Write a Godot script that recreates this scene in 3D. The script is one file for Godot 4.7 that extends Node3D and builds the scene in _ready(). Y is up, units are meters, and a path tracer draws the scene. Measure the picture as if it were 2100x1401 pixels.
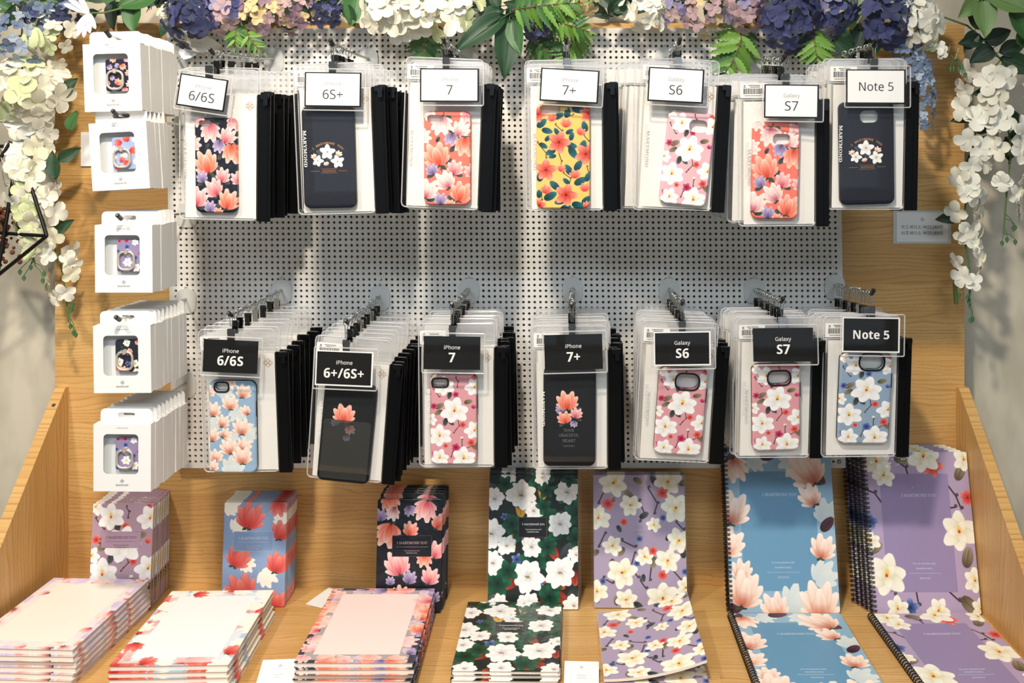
extends Node3D
# A shop display: a pine unit with a perforated metal board, hooks of pouches and boxes, notebooks on the ledge and a flower garland.

const EYE_H := 1.55      # height of the lens
const EYE_D := 1.75      # distance of the lens from the back panel
const FOC := 2035.0      # focal length in pixels of the 2100 x 1401 frame
const PPX := 1150.0      # where the view axis meets the frame
const PPY := 330.0
const LEDGE := 0.80      # height of the ledge
const NTH := ["first", "second", "third", "fourth", "fifth", "sixth", "seventh", "eighth", "ninth", "tenth", "eleventh", "twelfth", "thirteenth", "fourteenth"]
const BOARD_D := 0.022   # front of the perforated board, before the back panel

var M := {}              # materials
var S := {}              # shared meshes
var taken := {}
var rng := RandomNumberGenerator.new()

# ---------------------------------------------------------------- mesh building
class MB:
	var v := PackedVector3Array()
	var n := PackedVector3Array()
	var uv := PackedVector2Array()
	var ix := PackedInt32Array()

	func quad(a: Vector3, b: Vector3, c: Vector3, d: Vector3, ua := Vector2(0, 0), ub := Vector2(1, 0), uc := Vector2(1, 1), ud := Vector2(0, 1)) -> void:
		var k := v.size()
		var m := (c - a).cross(b - a)
		if m.length_squared() < 1e-18:
			m = (d - a).cross(c - a)
		m = m.normalized()
		v.append_array([a, b, c, d])
		n.append_array([m, m, m, m])
		uv.append_array([ua, ub, uc, ud])
		ix.append_array([k, k + 1, k + 2, k, k + 2, k + 3])

	func box(c: Vector3, s: Vector3, us := 1.0, uo := Vector2.ZERO) -> void:
		var h := s * 0.5
		for f in [[Vector3.RIGHT, Vector3.UP, Vector3.BACK], [Vector3.LEFT, Vector3.UP, Vector3.FORWARD], [Vector3.RIGHT, Vector3.FORWARD, Vector3.UP], [Vector3.RIGHT, Vector3.BACK, Vector3.DOWN], [Vector3.FORWARD, Vector3.UP, Vector3.RIGHT], [Vector3.BACK, Vector3.UP, Vector3.LEFT]]:
			var r: Vector3 = f[0] * h
			var u: Vector3 = f[1] * h
			var o: Vector3 = c + f[2] * h
			var lw := r.length() * 2.0 * us
			var lh := u.length() * 2.0 * us
			quad(o - r + u, o + r + u, o + r - u, o - r - u, uo, uo + Vector2(lw, 0), uo + Vector2(lw, lh), uo + Vector2(0, lh))

	# rows x cols points, smooth; seen from the front the columns run right and the rows down
	func grid(p: PackedVector3Array, rows: int, cols: int, u0 := Vector2.ZERO, u1 := Vector2.ONE) -> void:
		var k := v.size()
		for r in rows:
			for c in cols:
				var l := p[r * cols + maxi(c - 1, 0)]
				var rr := p[r * cols + mini(c + 1, cols - 1)]
				var up := p[maxi(r - 1, 0) * cols + c]
				var dn := p[mini(r + 1, rows - 1) * cols + c]
				v.append(p[r * cols + c])
				n.append((up - dn).cross(l - rr).normalized())
				uv.append(Vector2(lerpf(u0.x, u1.x, float(c) / (cols - 1)), lerpf(u0.y, u1.y, float(r) / (rows - 1))))
		for r in rows - 1:
			for c in cols - 1:
				var a := k + r * cols + c
				ix.append_array([a, a + 1, a + cols + 1, a, a + cols + 1, a + cols])

	func tube(path: PackedVector3Array, rad, sides := 6, closed := false, caps := true) -> void:
		var m := path.size()
		var first := v.size()
		var side := Vector3.ZERO
		for i in m:
			var a := path[(i - 1 + m) % m] if closed else path[maxi(i - 1, 0)]
			var b := path[(i + 1) % m] if closed else path[mini(i + 1, m - 1)]
			var t := (b - a).normalized()
			if side == Vector3.ZERO:
				side = t.cross(Vector3.UP if absf(t.y) < 0.9 else Vector3.RIGHT).normalized()
			else:
				side = (side - t * side.dot(t)).normalized()
			var up := side.cross(t)
			var r: float = rad[i] if rad is Array or rad is PackedFloat32Array else rad
			for s in sides + 1:
				var ang := TAU * s / sides
				var o := side * cos(ang) + up * sin(ang)
				v.append(path[i] + o * r)
				n.append(o)
				uv.append(Vector2(float(s) / sides, float(i) / m))
		var w := sides + 1
		for i in (m if closed else m - 1):
			for s in sides:
				var a := first + i * w + s
				var b := first + ((i + 1) % m) * w + s
				ix.append_array([a, a + 1, b + 1, a, b + 1, b])
		if caps and not closed:
			for e in [0, m - 1]:
				var t := (path[1] - path[0]).normalized() * -1.0 if e == 0 else (path[m - 1] - path[m - 2]).normalized()
				var k := v.size()
				v.append(path[e]); n.append(t); uv.append(Vector2(0.5, 0.5))
				for s in sides + 1:
					v.append(v[first + e * w + s]); n.append(t); uv.append(Vector2(0.5, 0.5))
				for s in sides:
					ix.append_array([k, k + 1 + s, k + 2 + s] if e == 0 else [k, k + 2 + s, k + 1 + s])

	# flat polygon at height z that faces +z (or -z); uv from a w x h frame round the origin
	func fill(poly: PackedVector2Array, z: float, w: float, h: float, back := false) -> void:
		var t := Geometry2D.triangulate_polygon(poly)
		var k := v.size()
		for p in poly:
			v.append(Vector3(p.x, p.y, z))
			n.append(Vector3(0, 0, -1.0 if back else 1.0))
			uv.append(Vector2(p.x / w + 0.5, 0.5 - p.y / h))
		for i in range(0, t.size(), 3):
			var a := poly[t[i]]
			var b := poly[t[i + 1]]
			var c := poly[t[i + 2]]
			var ccw := (b - a).cross(c - a) > 0.0
			if ccw != back:
				ix.append_array([k + t[i], k + t[i + 2], k + t[i + 1]])
			else:
				ix.append_array([k + t[i], k + t[i + 1], k + t[i + 2]])

	# the wall of an outline between z0 (near) and z1 (far); inward for holes
	func wall(poly: PackedVector2Array, z0: float, z1: float, w: float, h: float, inward := false) -> void:
		var m := poly.size()
		for i in m:
			var a := poly[i]
			var b := poly[(i + 1) % m]
			var ua := Vector2(a.x / w + 0.5, 0.5 - a.y / h)
			var ub := Vector2(b.x / w + 0.5, 0.5 - b.y / h)
			if inward:
				quad(Vector3(b.x, b.y, z0), Vector3(a.x, a.y, z0), Vector3(a.x, a.y, z1), Vector3(b.x, b.y, z1), ub, ua, ua, ub)
			else:
				quad(Vector3(a.x, a.y, z0), Vector3(b.x, b.y, z0), Vector3(b.x, b.y, z1), Vector3(a.x, a.y, z1), ua, ub, ub, ua)

	func add(o: MB, t := Transform3D()) -> void:
		var k := v.size()
		for i in o.v.size():
			v.append(t * o.v[i])
			n.append((t.basis * o.n[i]).normalized())
		uv.append_array(o.uv)
		for i in o.ix:
			ix.append(k + i)

	func mesh() -> ArrayMesh:
		for t in range(0, ix.size(), 3):   # turn each face the way its normals point
			var p := v[ix[t]]
			if (v[ix[t + 2]] - p).cross(v[ix[t + 1]] - p).dot(n[ix[t]] + n[ix[t + 1]] + n[ix[t + 2]]) < 0.0:
				var k := ix[t + 1]
				ix[t + 1] = ix[t + 2]
				ix[t + 2] = k
		var a := []
		a.resize(Mesh.ARRAY_MAX)
		a[Mesh.ARRAY_VERTEX] = v
		a[Mesh.ARRAY_NORMAL] = n
		a[Mesh.ARRAY_TEX_UV] = uv
		a[Mesh.ARRAY_INDEX] = ix
		var m := ArrayMesh.new()
		m.add_surface_from_arrays(Mesh.PRIMITIVE_TRIANGLES, a)
		return m

# rounded rectangle, counter-clockwise
func rrect(w: float, h: float, r: float, seg := 4, c := Vector2.ZERO) -> PackedVector2Array:
	var p := PackedVector2Array()
	r = maxf(r, 0.00001)
	for q in 4:
		var o := Vector2([1, -1, -1, 1][q] * (w * 0.5 - r), [1, 1, -1, -1][q] * (h * 0.5 - r))
		for s in seg + 1:
			p.append(c + o + Vector2.from_angle(PI * 0.5 * (q + float(s) / seg)) * r)
	return p

func ring2(w: float, h: float, seg := 16, c := Vector2.ZERO) -> PackedVector2Array:
	var p := PackedVector2Array()
	for s in seg:
		p.append(c + Vector2(cos(TAU * s / seg) * w * 0.5, sin(TAU * s / seg) * h * 0.5))
	return p

# pieces of an outline with one hole cut out (worked in millimetres, where clipping is exact)
func holed(outer: PackedVector2Array, hole: PackedVector2Array) -> Array:
	var mm := Transform2D().scaled(Vector2(1000, 1000))
	var o := mm * outer
	var hh := mm * hole
	var cx := 0.0
	for p in hh:
		cx += p.x / hh.size()
	var out := []
	for s in [-1.0, 1.0]:
		var half := PackedVector2Array([Vector2(cx, -5000), Vector2(cx + s * 5000, -5000), Vector2(cx + s * 5000, 5000), Vector2(cx, 5000)])
		for q in Geometry2D.intersect_polygons(o, half):
			for r in Geometry2D.clip_polygons(q, hh):
				out.append(mm.affine_inverse() * r)
	return out

# a flat slab with rounded outline and optional hole, front at z = t, back at z = 0
func slab(w: float, h: float, t: float, r := 0.0, hole := PackedVector2Array(), seg := 4) -> MB:
	var b := MB.new()
	var o := rrect(w, h, r, seg if r > 0.0001 else 1)
	if hole.is_empty():
		b.fill(o, t, w, h)
		b.fill(o, 0.0, w, h, true)
	else:
		for p in holed(o, hole):
			b.fill(p, t, w, h)
			b.fill(p, 0.0, w, h, true)
		b.wall(hole, t, 0.0, w, h, true)
	b.wall(o, t, 0.0, w, h)
	return b

# ---------------------------------------------------------------- nodes
func numbered(called: String) -> String:
	var k: int = taken.get(called, 0)
	taken[called] = k + 1
	return called if k == 0 else "%s_%03d" % [called, k]

func tag(o: Node, label: String, category: String, group := "") -> Node:
	o.set_meta("label", label)
	o.set_meta("category", category)
	if group:
		o.set_meta("group", group)
	return o

func thing(called: String, label: String, category: String, xf: Transform3D, group := "") -> Node3D:
	var o := Node3D.new()
	o.name = numbered(called)
	add_child(o)
	o.transform = xf
	tag(o, label, category, group)
	return o

func part(called: String, mesh: Mesh, mat: Material, parent: Node, xf := Transform3D()) -> MeshInstance3D:
	var o := MeshInstance3D.new()
	o.name = called if parent != self else numbered(called)
	o.mesh = mesh
	o.material_override = mat
	o.transform = xf
	parent.add_child(o, true)
	return o

func struct(called: String, mesh: Mesh, mat: Material, xf := Transform3D()) -> MeshInstance3D:
	var o := part(called, mesh, mat, self, xf)
	o.set_meta("kind", "structure")
	return o

func at(p: Vector3) -> Transform3D:
	return Transform3D(Basis(), p)

# tilt in degrees, clockwise as seen from the front; lean about x, yaw about y
func pose(p: Vector3, tilt := 0.0, lean := 0.0, yaw := 0.0) -> Transform3D:
	return Transform3D(Basis(Vector3.UP, deg_to_rad(yaw)) * Basis(Vector3.RIGHT, deg_to_rad(lean)) * Basis(Vector3.BACK, deg_to_rad(-tilt)), p)

# where something seen at that pixel stands when it is d metres before the back panel
func px(x: float, y: float, d: float) -> Vector3:
	var k := (EYE_D - d) / FOC
	return Vector3((x - PPX) * k, EYE_H - (y - PPY) * k, d)

func px_len(l: float, d: float) -> float:
	return l * (EYE_D - d) / FOC

func rgb(r: int, g: int, b: int) -> Color:
	return Color8(r, g, b)

func mat(c: Color, rough := 0.6, metal := 0.0) -> StandardMaterial3D:
	var m := StandardMaterial3D.new()
	m.albedo_color = c
	m.roughness = rough
	m.metallic = metal
	return m

func clear(c: Color, a: float, rough := 0.06) -> StandardMaterial3D:
	var m := mat(Color(c, a), rough)
	m.transparency = BaseMaterial3D.TRANSPARENCY_ALPHA
	return m

func printed(im: Image, rough := 0.45) -> StandardMaterial3D:
	var m := mat(Color.WHITE, rough)
	m.albedo_texture = ImageTexture.create_from_image(im)
	m.texture_repeat = false
	m.metallic_specular = 0.3
	return m

func text_mesh(s: String, cap: float, serif := false, bold := false, depth := 0.0002) -> TextMesh:
	var f := SystemFont.new()
	f.font_names = PackedStringArray(["Droid Serif" if serif else "Droid Sans"])
	if bold:
		f.font_weight = 700
	var t := TextMesh.new()
	t.text = s
	t.font = f
	t.font_size = 48 if cap > 0.0045 else 24 if cap > 0.0022 else 11
	t.pixel_size = cap / (t.font_size * 0.714)
	t.depth = depth
	t.curve_step = t.font_size / 16.0
	return t

func letter(s: String, cap: float, m: Material, parent: Node, p: Vector3, serif := false, bold := false, turn := 0.0, squeeze := 1.0) -> MeshInstance3D:
	var o := part("lettering", text_mesh(s, cap, serif, bold), m, parent, Transform3D(Basis(Vector3.BACK, deg_to_rad(turn)).scaled_local(Vector3(squeeze, 1, 1)), p))
	return o

func _ready() -> void:
	rng.seed = 20240
	make_view()
	make_materials()
	make_lamps()
	make_room()
	make_prints()
	make_unit()
	make_board()
	make_cases()
	make_boxes()
	make_books()
	make_garland()
	make_planter()

# ---------------------------------------------------------------- materials
func noise_tex(sz: int, freq: float, lo: Color, hi: Color, sd := 1, octaves := 4) -> NoiseTexture2D:
	var f := FastNoiseLite.new()
	f.seed = sd
	f.frequency = freq
	f.fractal_octaves = octaves
	var g := Gradient.new()
	g.colors = PackedColorArray([lo, hi])
	g.offsets = PackedFloat32Array([0.25, 0.75])
	var t := NoiseTexture2D.new()
	t.width = sz
	t.height = sz
	t.seamless = true
	t.noise = f
	t.color_ramp = g
	return t

func wood_image() -> Image:
	var sz := 640
	var im := Image.create_empty(sz, sz, false, Image.FORMAT_RGBA8)
	var warp := FastNoiseLite.new()
	warp.seed = 5
	warp.frequency = 0.006
	warp.fractal_octaves = 3
	var fine := FastNoiseLite.new()
	fine.seed = 9
	fine.frequency = 0.03
	fine.fractal_octaves = 2
	var light := rgb(219, 180, 120)
	var mid := rgb(208, 163, 99)
	var late := rgb(164, 118, 64)
	for y in sz:
		for x in sz:
			# far slower along the grain than across it; folded so that the sheet repeats
			var gx := absf(x - sz * 0.5)
			var gy := absf(y - sz * 0.5)
			var w := warp.get_noise_2d(gx * 0.30, gy * 1.6)
			var ring := gy * 0.105 + w * 2.0
			var s := ring - floorf(ring)
			var line := pow(s, 5.0) * (0.55 + 0.45 * warp.get_noise_2d(floorf(ring) * 90.0, gx * 0.25 + 400.0))
			var g := fine.get_noise_2d(gx * 0.10, gy * 6.0)
			var c := light.lerp(mid, clampf(0.45 + w * 0.8 + g * 0.35, 0.0, 1.0)).lerp(late, clampf(line * 1.05, 0.0, 1.0))
			im.set_pixel(x, y, c)
	im.generate_mipmaps()
	return im

func make_materials() -> void:
	var wood := ImageTexture.create_from_image(wood_image())
	for k in 4:
		var m := mat([rgb(255, 250, 244), rgb(248, 242, 232), rgb(255, 255, 250), rgb(244, 236, 224)][k], 0.42)
		m.albedo_texture = wood
		M["wood%d" % k] = m
	M.plaster = mat(rgb(212, 203, 183), 0.9)
	M.plaster.albedo_texture = noise_tex(512, 0.012, Color(0.90, 0.90, 0.89), Color(1, 1, 1), 4)
	M.plaster.uv1_triplanar = true
	M.plaster.uv1_world_triplanar = true
	M.plaster.uv1_scale = Vector3(1.6, 0.7, 1.6)
	M.ceiling = mat(rgb(228, 224, 216), 0.9)
	M.floor = mat(rgb(120, 112, 102), 0.5)
	M.floor.albedo_texture = noise_tex(512, 0.02, Color(0.85, 0.85, 0.85), Color(1, 1, 1), 8)
	M.floor.uv1_triplanar = true
	M.board = mat(rgb(222, 221, 217), 0.5)
	M.steel = mat(rgb(190, 190, 188), 0.22, 1.0)
	M.dark_steel = mat(rgb(70, 68, 64), 0.25, 1.0)
	M.brass = mat(rgb(222, 212, 196), 0.34, 0.5)
	M.white_plastic = mat(rgb(222, 222, 218), 0.3)
	M.hook_plate = clear(rgb(226, 228, 226), 0.72, 0.2)
	M.black_rubber = mat(rgb(14, 14, 14), 0.35)
	M.zip = mat(rgb(10, 11, 12), 0.34)
	M.zip.metallic_specular = 0.3
	M.zip_teeth = mat(rgb(70, 66, 58), 0.35, 0.6)
	M.slider = mat(rgb(12, 12, 13), 0.16)
	var crinkle := noise_tex(256, 0.018, Color(0, 0, 0), Color(1, 1, 1), 12, 3)
	M.film = clear(rgb(236, 236, 238), 0.008, 0.05)
	M.film.metallic_specular = 0.4
	M.film.heightmap_enabled = true
	M.film.heightmap_texture = crinkle
	M.film.heightmap_scale = 0.07
	M.film.uv1_triplanar = true
	M.film.uv1_scale = Vector3(16, 9, 16)
	M.frosted = clear(rgb(232, 233, 236), 0.013, 0.10)
	M.frosted.metallic_specular = 0.4
	M.header = clear(rgb(226, 228, 230), 0.10, 0.12)
	M.wrap = clear(rgb(240, 240, 240), 0.006, 0.04)
	M.wrap.metallic_specular = 0.34
	M.wrap.heightmap_enabled = true
	M.wrap.heightmap_texture = crinkle
	M.wrap.heightmap_scale = 0.05
	M.wrap.uv1_triplanar = true
	M.wrap.uv1_scale = Vector3(12, 12, 12)
	M.weld = clear(rgb(232, 232, 234), 0.36, 0.1)
	M.window = clear(rgb(240, 242, 244), 0.005, 0.03)
	M.window.metallic_specular = 0.26
	M.insert = mat(rgb(236, 233, 226), 0.65)
	M.paper = mat(rgb(240, 238, 233), 0.7)
	M.box_white = mat(rgb(240, 239, 237), 0.55)
	M.tray = mat(rgb(226, 228, 226), 0.6)
	M.card_white = mat(rgb(238, 238, 236), 0.5)
	M.card_black = mat(rgb(13, 13, 13), 0.45)
	M.card_black.metallic_specular = 0.2
	M.ink = mat(rgb(40, 38, 37), 0.6)
	M.ink_grey = mat(rgb(150, 146, 142), 0.6)
	M.ink_white = mat(rgb(236, 234, 230), 0.6)
	M.ink_copper = mat(rgb(176, 120, 72), 0.5)
	M.ink_tan = mat(rgb(196, 164, 124), 0.6)
	M.ink_faint = mat(rgb(205, 203, 198), 0.5)
	M.ink_dim = mat(rgb(112, 118, 122), 0.6)
	M.ink_pale = mat(rgb(206, 214, 224), 0.6)
	M.ink_plum = mat(rgb(96, 66, 106), 0.6)
	M.ink_rose = mat(rgb(204, 168, 168), 0.6)
	M.case_black = mat(rgb(16, 17, 18), 0.4)
	M.case_black.metallic_specular = 0.3
	M.pages = mat(rgb(232, 226, 214), 0.8)
	M.kraft = mat(rgb(214, 190, 158), 0.75)
	M.coil = mat(rgb(34, 30, 28), 0.3, 0.4)
	for e in [["leaf_dark", rgb(26, 64, 36)], ["leaf_deep", rgb(14, 44, 30)], ["leaf_mid", rgb(58, 104, 52)], ["leaf_light", rgb(112, 142, 84)], ["fern", rgb(104, 148, 58)], ["fern_dark", rgb(58, 104, 48)], ["stem", rgb(92, 116, 58)], ["twig", rgb(110, 86, 48)], ["bud", rgb(66, 110, 66)]]:
		M[e[0]] = leafy(e[1], 0.5, 0.25)
	for e in [["petal_white", rgb(240, 238, 224)], ["petal_cream", rgb(228, 224, 194)], ["petal_ivory", rgb(236, 232, 212)], ["petal_lime", rgb(212, 220, 170)], ["petal_blue", rgb(108, 126, 154)], ["petal_paleblue", rgb(166, 181, 198)], ["petal_navy", rgb(44, 52, 88)], ["petal_indigo", rgb(66, 72, 118)], ["petal_lilac", rgb(134, 128, 166)], ["petal_mauve", rgb(140, 112, 128)], ["petal_dusk", rgb(180, 152, 156)], ["petal_straw", rgb(214, 190, 142)], ["petal_star", rgb(220, 224, 232)]]:
		M[e[0]] = leafy(e[1], 0.7, 0.35)
	M.dried = mat(rgb(104, 58, 36), 0.9)
	M.wire = mat(rgb(22, 20, 19), 0.45, 0.5)

func leafy(c: Color, rough: float, through: float) -> StandardMaterial3D:
	var m := mat(c, rough)
	m.backlight_enabled = true
	m.backlight = Color(through, through, through)
	return m

# ---------------------------------------------------------------- view and light
func make_view() -> void:
	var cam := Camera3D.new()
	cam.name = "camera"
	cam.projection = Camera3D.PROJECTION_FRUSTUM
	cam.near = 0.05
	cam.far = 40.0
	cam.size = cam.near * 1401.0 / FOC
	cam.frustum_offset = Vector2((1050.0 - PPX), (PPY - 700.5)) * cam.near / FOC
	cam.position = Vector3(0, EYE_H, EYE_D)
	add_child(cam)
	cam.current = true
	var e := Environment.new()
	e.background_mode = Environment.BG_COLOR
	e.background_color = Color(0.86, 0.93, 1.0)
	e.background_energy_multiplier = 0.9
	e.tonemap_mode = Environment.TONE_MAPPER_LINEAR
	e.tonemap_exposure = 0.86
	e.sdfgi_enabled = true
	e.ssao_enabled = true
	e.ssil_enabled = true
	var w := WorldEnvironment.new()
	w.name = "surroundings"
	w.environment = e
	add_child(w)

func track_spot(where: Vector3, aim: Vector3, power: float, angle: float, label: String, warm := Color(1.0, 0.945, 0.87)) -> void:
	var t := thing("track_spotlight", label, "lamp", Transform3D(Basis.looking_at(aim - where, Vector3.UP), where), "track spotlights under the ceiling")
	var b := MB.new()
	b.tube(PackedVector3Array([Vector3(0, 0, 0.13), Vector3(0, 0, 0.12), Vector3(0, 0, 0.0), Vector3(0, 0, -0.012)]), [0.02, 0.042, 0.046, 0.046], 20, false, false)
	part("housing", b.mesh(), M.wire, t)
	b = MB.new()
	b.fill(ring2(0.07, 0.07, 24), 0.0, 0.07, 0.07, true)
	var glow := mat(warm, 0.5)
	glow.emission_enabled = true
	glow.emission = warm
	glow.emission_energy_multiplier = 4.0
	part("lamp_face", b.mesh(), glow, t, at(Vector3(0, 0, -0.004)))
	b = MB.new()
	b.tube(PackedVector3Array([Vector3(0, 0, 0.06), t.transform.basis.inverse() * Vector3(0, 2.8 - where.y - 0.02, 0) + Vector3(0, 0, 0.06)]), 0.008, 8)
	part("stem", b.mesh(), M.wire, t)
	var l := SpotLight3D.new()
	l.name = "spot"
	l.position = Vector3(0, 0, -0.02)
	l.light_color = warm
	l.light_energy = power
	l.spot_angle = angle
	l.spot_angle_attenuation = 0.7
	l.spot_range = 12.0
	l.spot_attenuation = 2.0
	l.light_size = 0.06
	l.shadow_enabled = true
	t.add_child(l)

func ceiling_panel(where: Vector3, sz: Vector2, power: float, label: String) -> void:
	var t := thing("ceiling_light_panel", label, "lamp", at(where), "flat light panels in the ceiling")
	var b := MB.new()
	b.box(Vector3(0, 0.012, 0), Vector3(sz.x + 0.04, 0.02, sz.y + 0.04))
	part("frame", b.mesh(), M.white_plastic, t)
	b = MB.new()
	b.box(Vector3(0, -0.002, 0), Vector3(sz.x, 0.006, sz.y))
	var glow := mat(Color(0.95, 0.97, 1.0), 0.5)
	glow.emission_enabled = true
	glow.emission = Color(0.93, 0.96, 1.0)
	glow.emission_energy_multiplier = 1.5
	part("diffuser", b.mesh(), glow, t)
	var l := AreaLight3D.new()
	l.name = "panel_light"
	l.area_size = sz
	l.light_color = Color(0.90, 0.955, 1.0)
	l.light_energy = power
	l.shadow_enabled = true
	l.transform = Transform3D(Basis(Vector3.RIGHT, -PI / 2), Vector3(0, -0.012, 0))
	t.add_child(l)

func make_lamps() -> void:
	track_spot(Vector3(-0.24, 2.62, 1.36), Vector3(-0.12, 1.05, 0.10), 3.4, 42.0, "black spotlight on the ceiling track nearest the middle of the display")
	track_spot(Vector3(-1.15, 2.62, 1.36), Vector3(-0.62, 1.00, 0.10), 1.9, 38.0, "black spotlight on the ceiling track towards the left")
	ceiling_panel(Vector3(-0.9, 2.79, 2.5), Vector2(1.2, 0.6), 3.6, "flat white light panel in the ceiling, left one behind the track")
	ceiling_panel(Vector3(0.9, 2.79, 2.7), Vector2(1.2, 0.6), 3.6, "flat white light panel in the ceiling, right one behind the track")

# ---------------------------------------------------------------- the room
func make_room() -> void:
	var b := MB.new()
	b.box(Vector3(0, -0.05, 2.3), Vector3(6.4, 0.1, 5.2))
	struct("floor", b.mesh(), M.floor)
	b = MB.new()
	b.box(Vector3(0, 2.86, 2.3), Vector3(6.4, 0.12, 5.2))
	struct("ceiling", b.mesh(), M.ceiling)
	b = MB.new()
	b.box(Vector3(0, 1.4, -0.11), Vector3(6.4, 2.8, 0.1))
	struct("wall_back", b.mesh(), M.plaster)
	for s in [-1, 1]:
		b = MB.new()
		b.box(Vector3(s * 3.15, 1.4, 2.3), Vector3(0.1, 2.8, 4.72))
		struct("wall_left" if s < 0 else "wall_right", b.mesh(), M.plaster)
	# the shop front behind the viewer, with a wide opening for daylight
	b = MB.new()
	for r in [[-2.55, 1.4, 1.1, 2.8], [2.55, 1.4, 1.1, 2.8], [0.0, 0.2, 4.0, 0.4], [0.0, 2.6, 4.0, 0.4]]:
		b.box(Vector3(r[0], r[1], 4.71), Vector3(r[2], r[3], 0.1))
	struct("wall_front", b.mesh(), M.plaster)
	b = MB.new()
	for r in [[-1.98, 1.4, 0.04, 2.0], [1.98, 1.4, 0.04, 2.0], [0.0, 1.4, 0.05, 2.0], [0.0, 0.42, 4.0, 0.04], [0.0, 2.38, 4.0, 0.04]]:
		b.box(Vector3(r[0], r[1], 4.71), Vector3(r[2], r[3], 0.06))
	var f := struct("window_1", b.mesh(), M.wire)
	b = MB.new()
	b.box(Vector3(0, 1.4, 4.71), Vector3(3.94, 1.94, 0.004))
	part("pane", b.mesh(), M.window, f)

# pine planks glued edge to edge: the piece of timber between those bounds, as parts of an under-frame
func planks(host: Node3D, x0: float, x1: float, y0: float, y1: float, t: float, tall: float, flat: bool) -> void:
	var y := y0
	while y < y1 - 0.004:
		var h := minf(tall * rng.randf_range(0.9, 1.15), y1 - y)
		if y1 - y - h < 0.012:
			h = y1 - y
		var x := x0
		while x < x1 - 0.01:
			var w := minf(rng.randf_range(0.45, 1.1), x1 - x)
			if x1 - x - w < 0.2:
				w = x1 - x
			var b := MB.new()
			var g := 0.00012
			var uo := Vector2(rng.randf(), rng.randf())
			if flat:
				b.box(Vector3(x + w / 2, -t / 2, y + h / 2), Vector3(w - g, t, h - g), 2.0, uo)
			else:
				b.box(Vector3(x + w / 2, y + h / 2, -t / 2), Vector3(w - g, h - g, t), 2.0, uo)
			part("plank", b.mesh(), M["wood%d" % rng.randi_range(0, 3)], host)
			x += w
		y += h

func make_unit() -> void:
	var u := thing("display_unit", "pine display stand with tall back panel, low sloping sides and a ledge", "display stand", Transform3D())
	var back := Node3D.new()
	back.name = "back_panel"
	u.add_child(back)
	planks(back, -0.892, 0.712, 0.45, 1.793, 0.02, 0.062, false)
	var ledge := Node3D.new()
	ledge.name = "ledge"
	ledge.position = Vector3(0, LEDGE, 0)
	u.add_child(ledge)
	planks(ledge, -0.868, 0.697, 0.0, 0.46, 0.02, 0.075, true)
	for s in [-1, 1]:
		var o := PackedVector2Array([Vector2(0, 0.02), Vector2(0, 1.152), Vector2(0.012, 1.152), Vector2(0.325, 0.838 if s < 0 else 0.862), Vector2(0.46, 0.82), Vector2(0.46, 0.02)])
		var b := MB.new()
		b.fill(o, 0.018, 0.5, 0.5)
		b.fill(o, 0.0, 0.5, 0.5, true)
		b.wall(o, 0.018, 0.0, 0.5, 0.5)
		for i in b.uv.size():
			b.uv[i] = Vector2(b.uv[i].y, b.uv[i].x * 0.9)
		# the flat outline is drawn in depth and height; stand it up on the side of the ledge
		var side := part("side_panel", b.mesh(), M.wood1, u, Transform3D(Basis(Vector3(0, 0, 1), Vector3(0, 1, 0), Vector3(-1, 0, 0)), Vector3(-0.868 if s < 0 else 0.715, 0, 0)))
		b = MB.new()
		b.tube(PackedVector3Array([Vector3(0.034, 1.126, 0.008), Vector3(0.036, 1.128, 0.008)]), 0.0035, 10)
		part("screw", b.mesh(), M.steel, side)
	var b2 := MB.new()
	b2.box(Vector3(-0.085, 0.62, 0.44), Vector3(1.565, 0.32, 0.018), 2.0)
	part("front_board", b2.mesh(), M.wood2, u)

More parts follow.
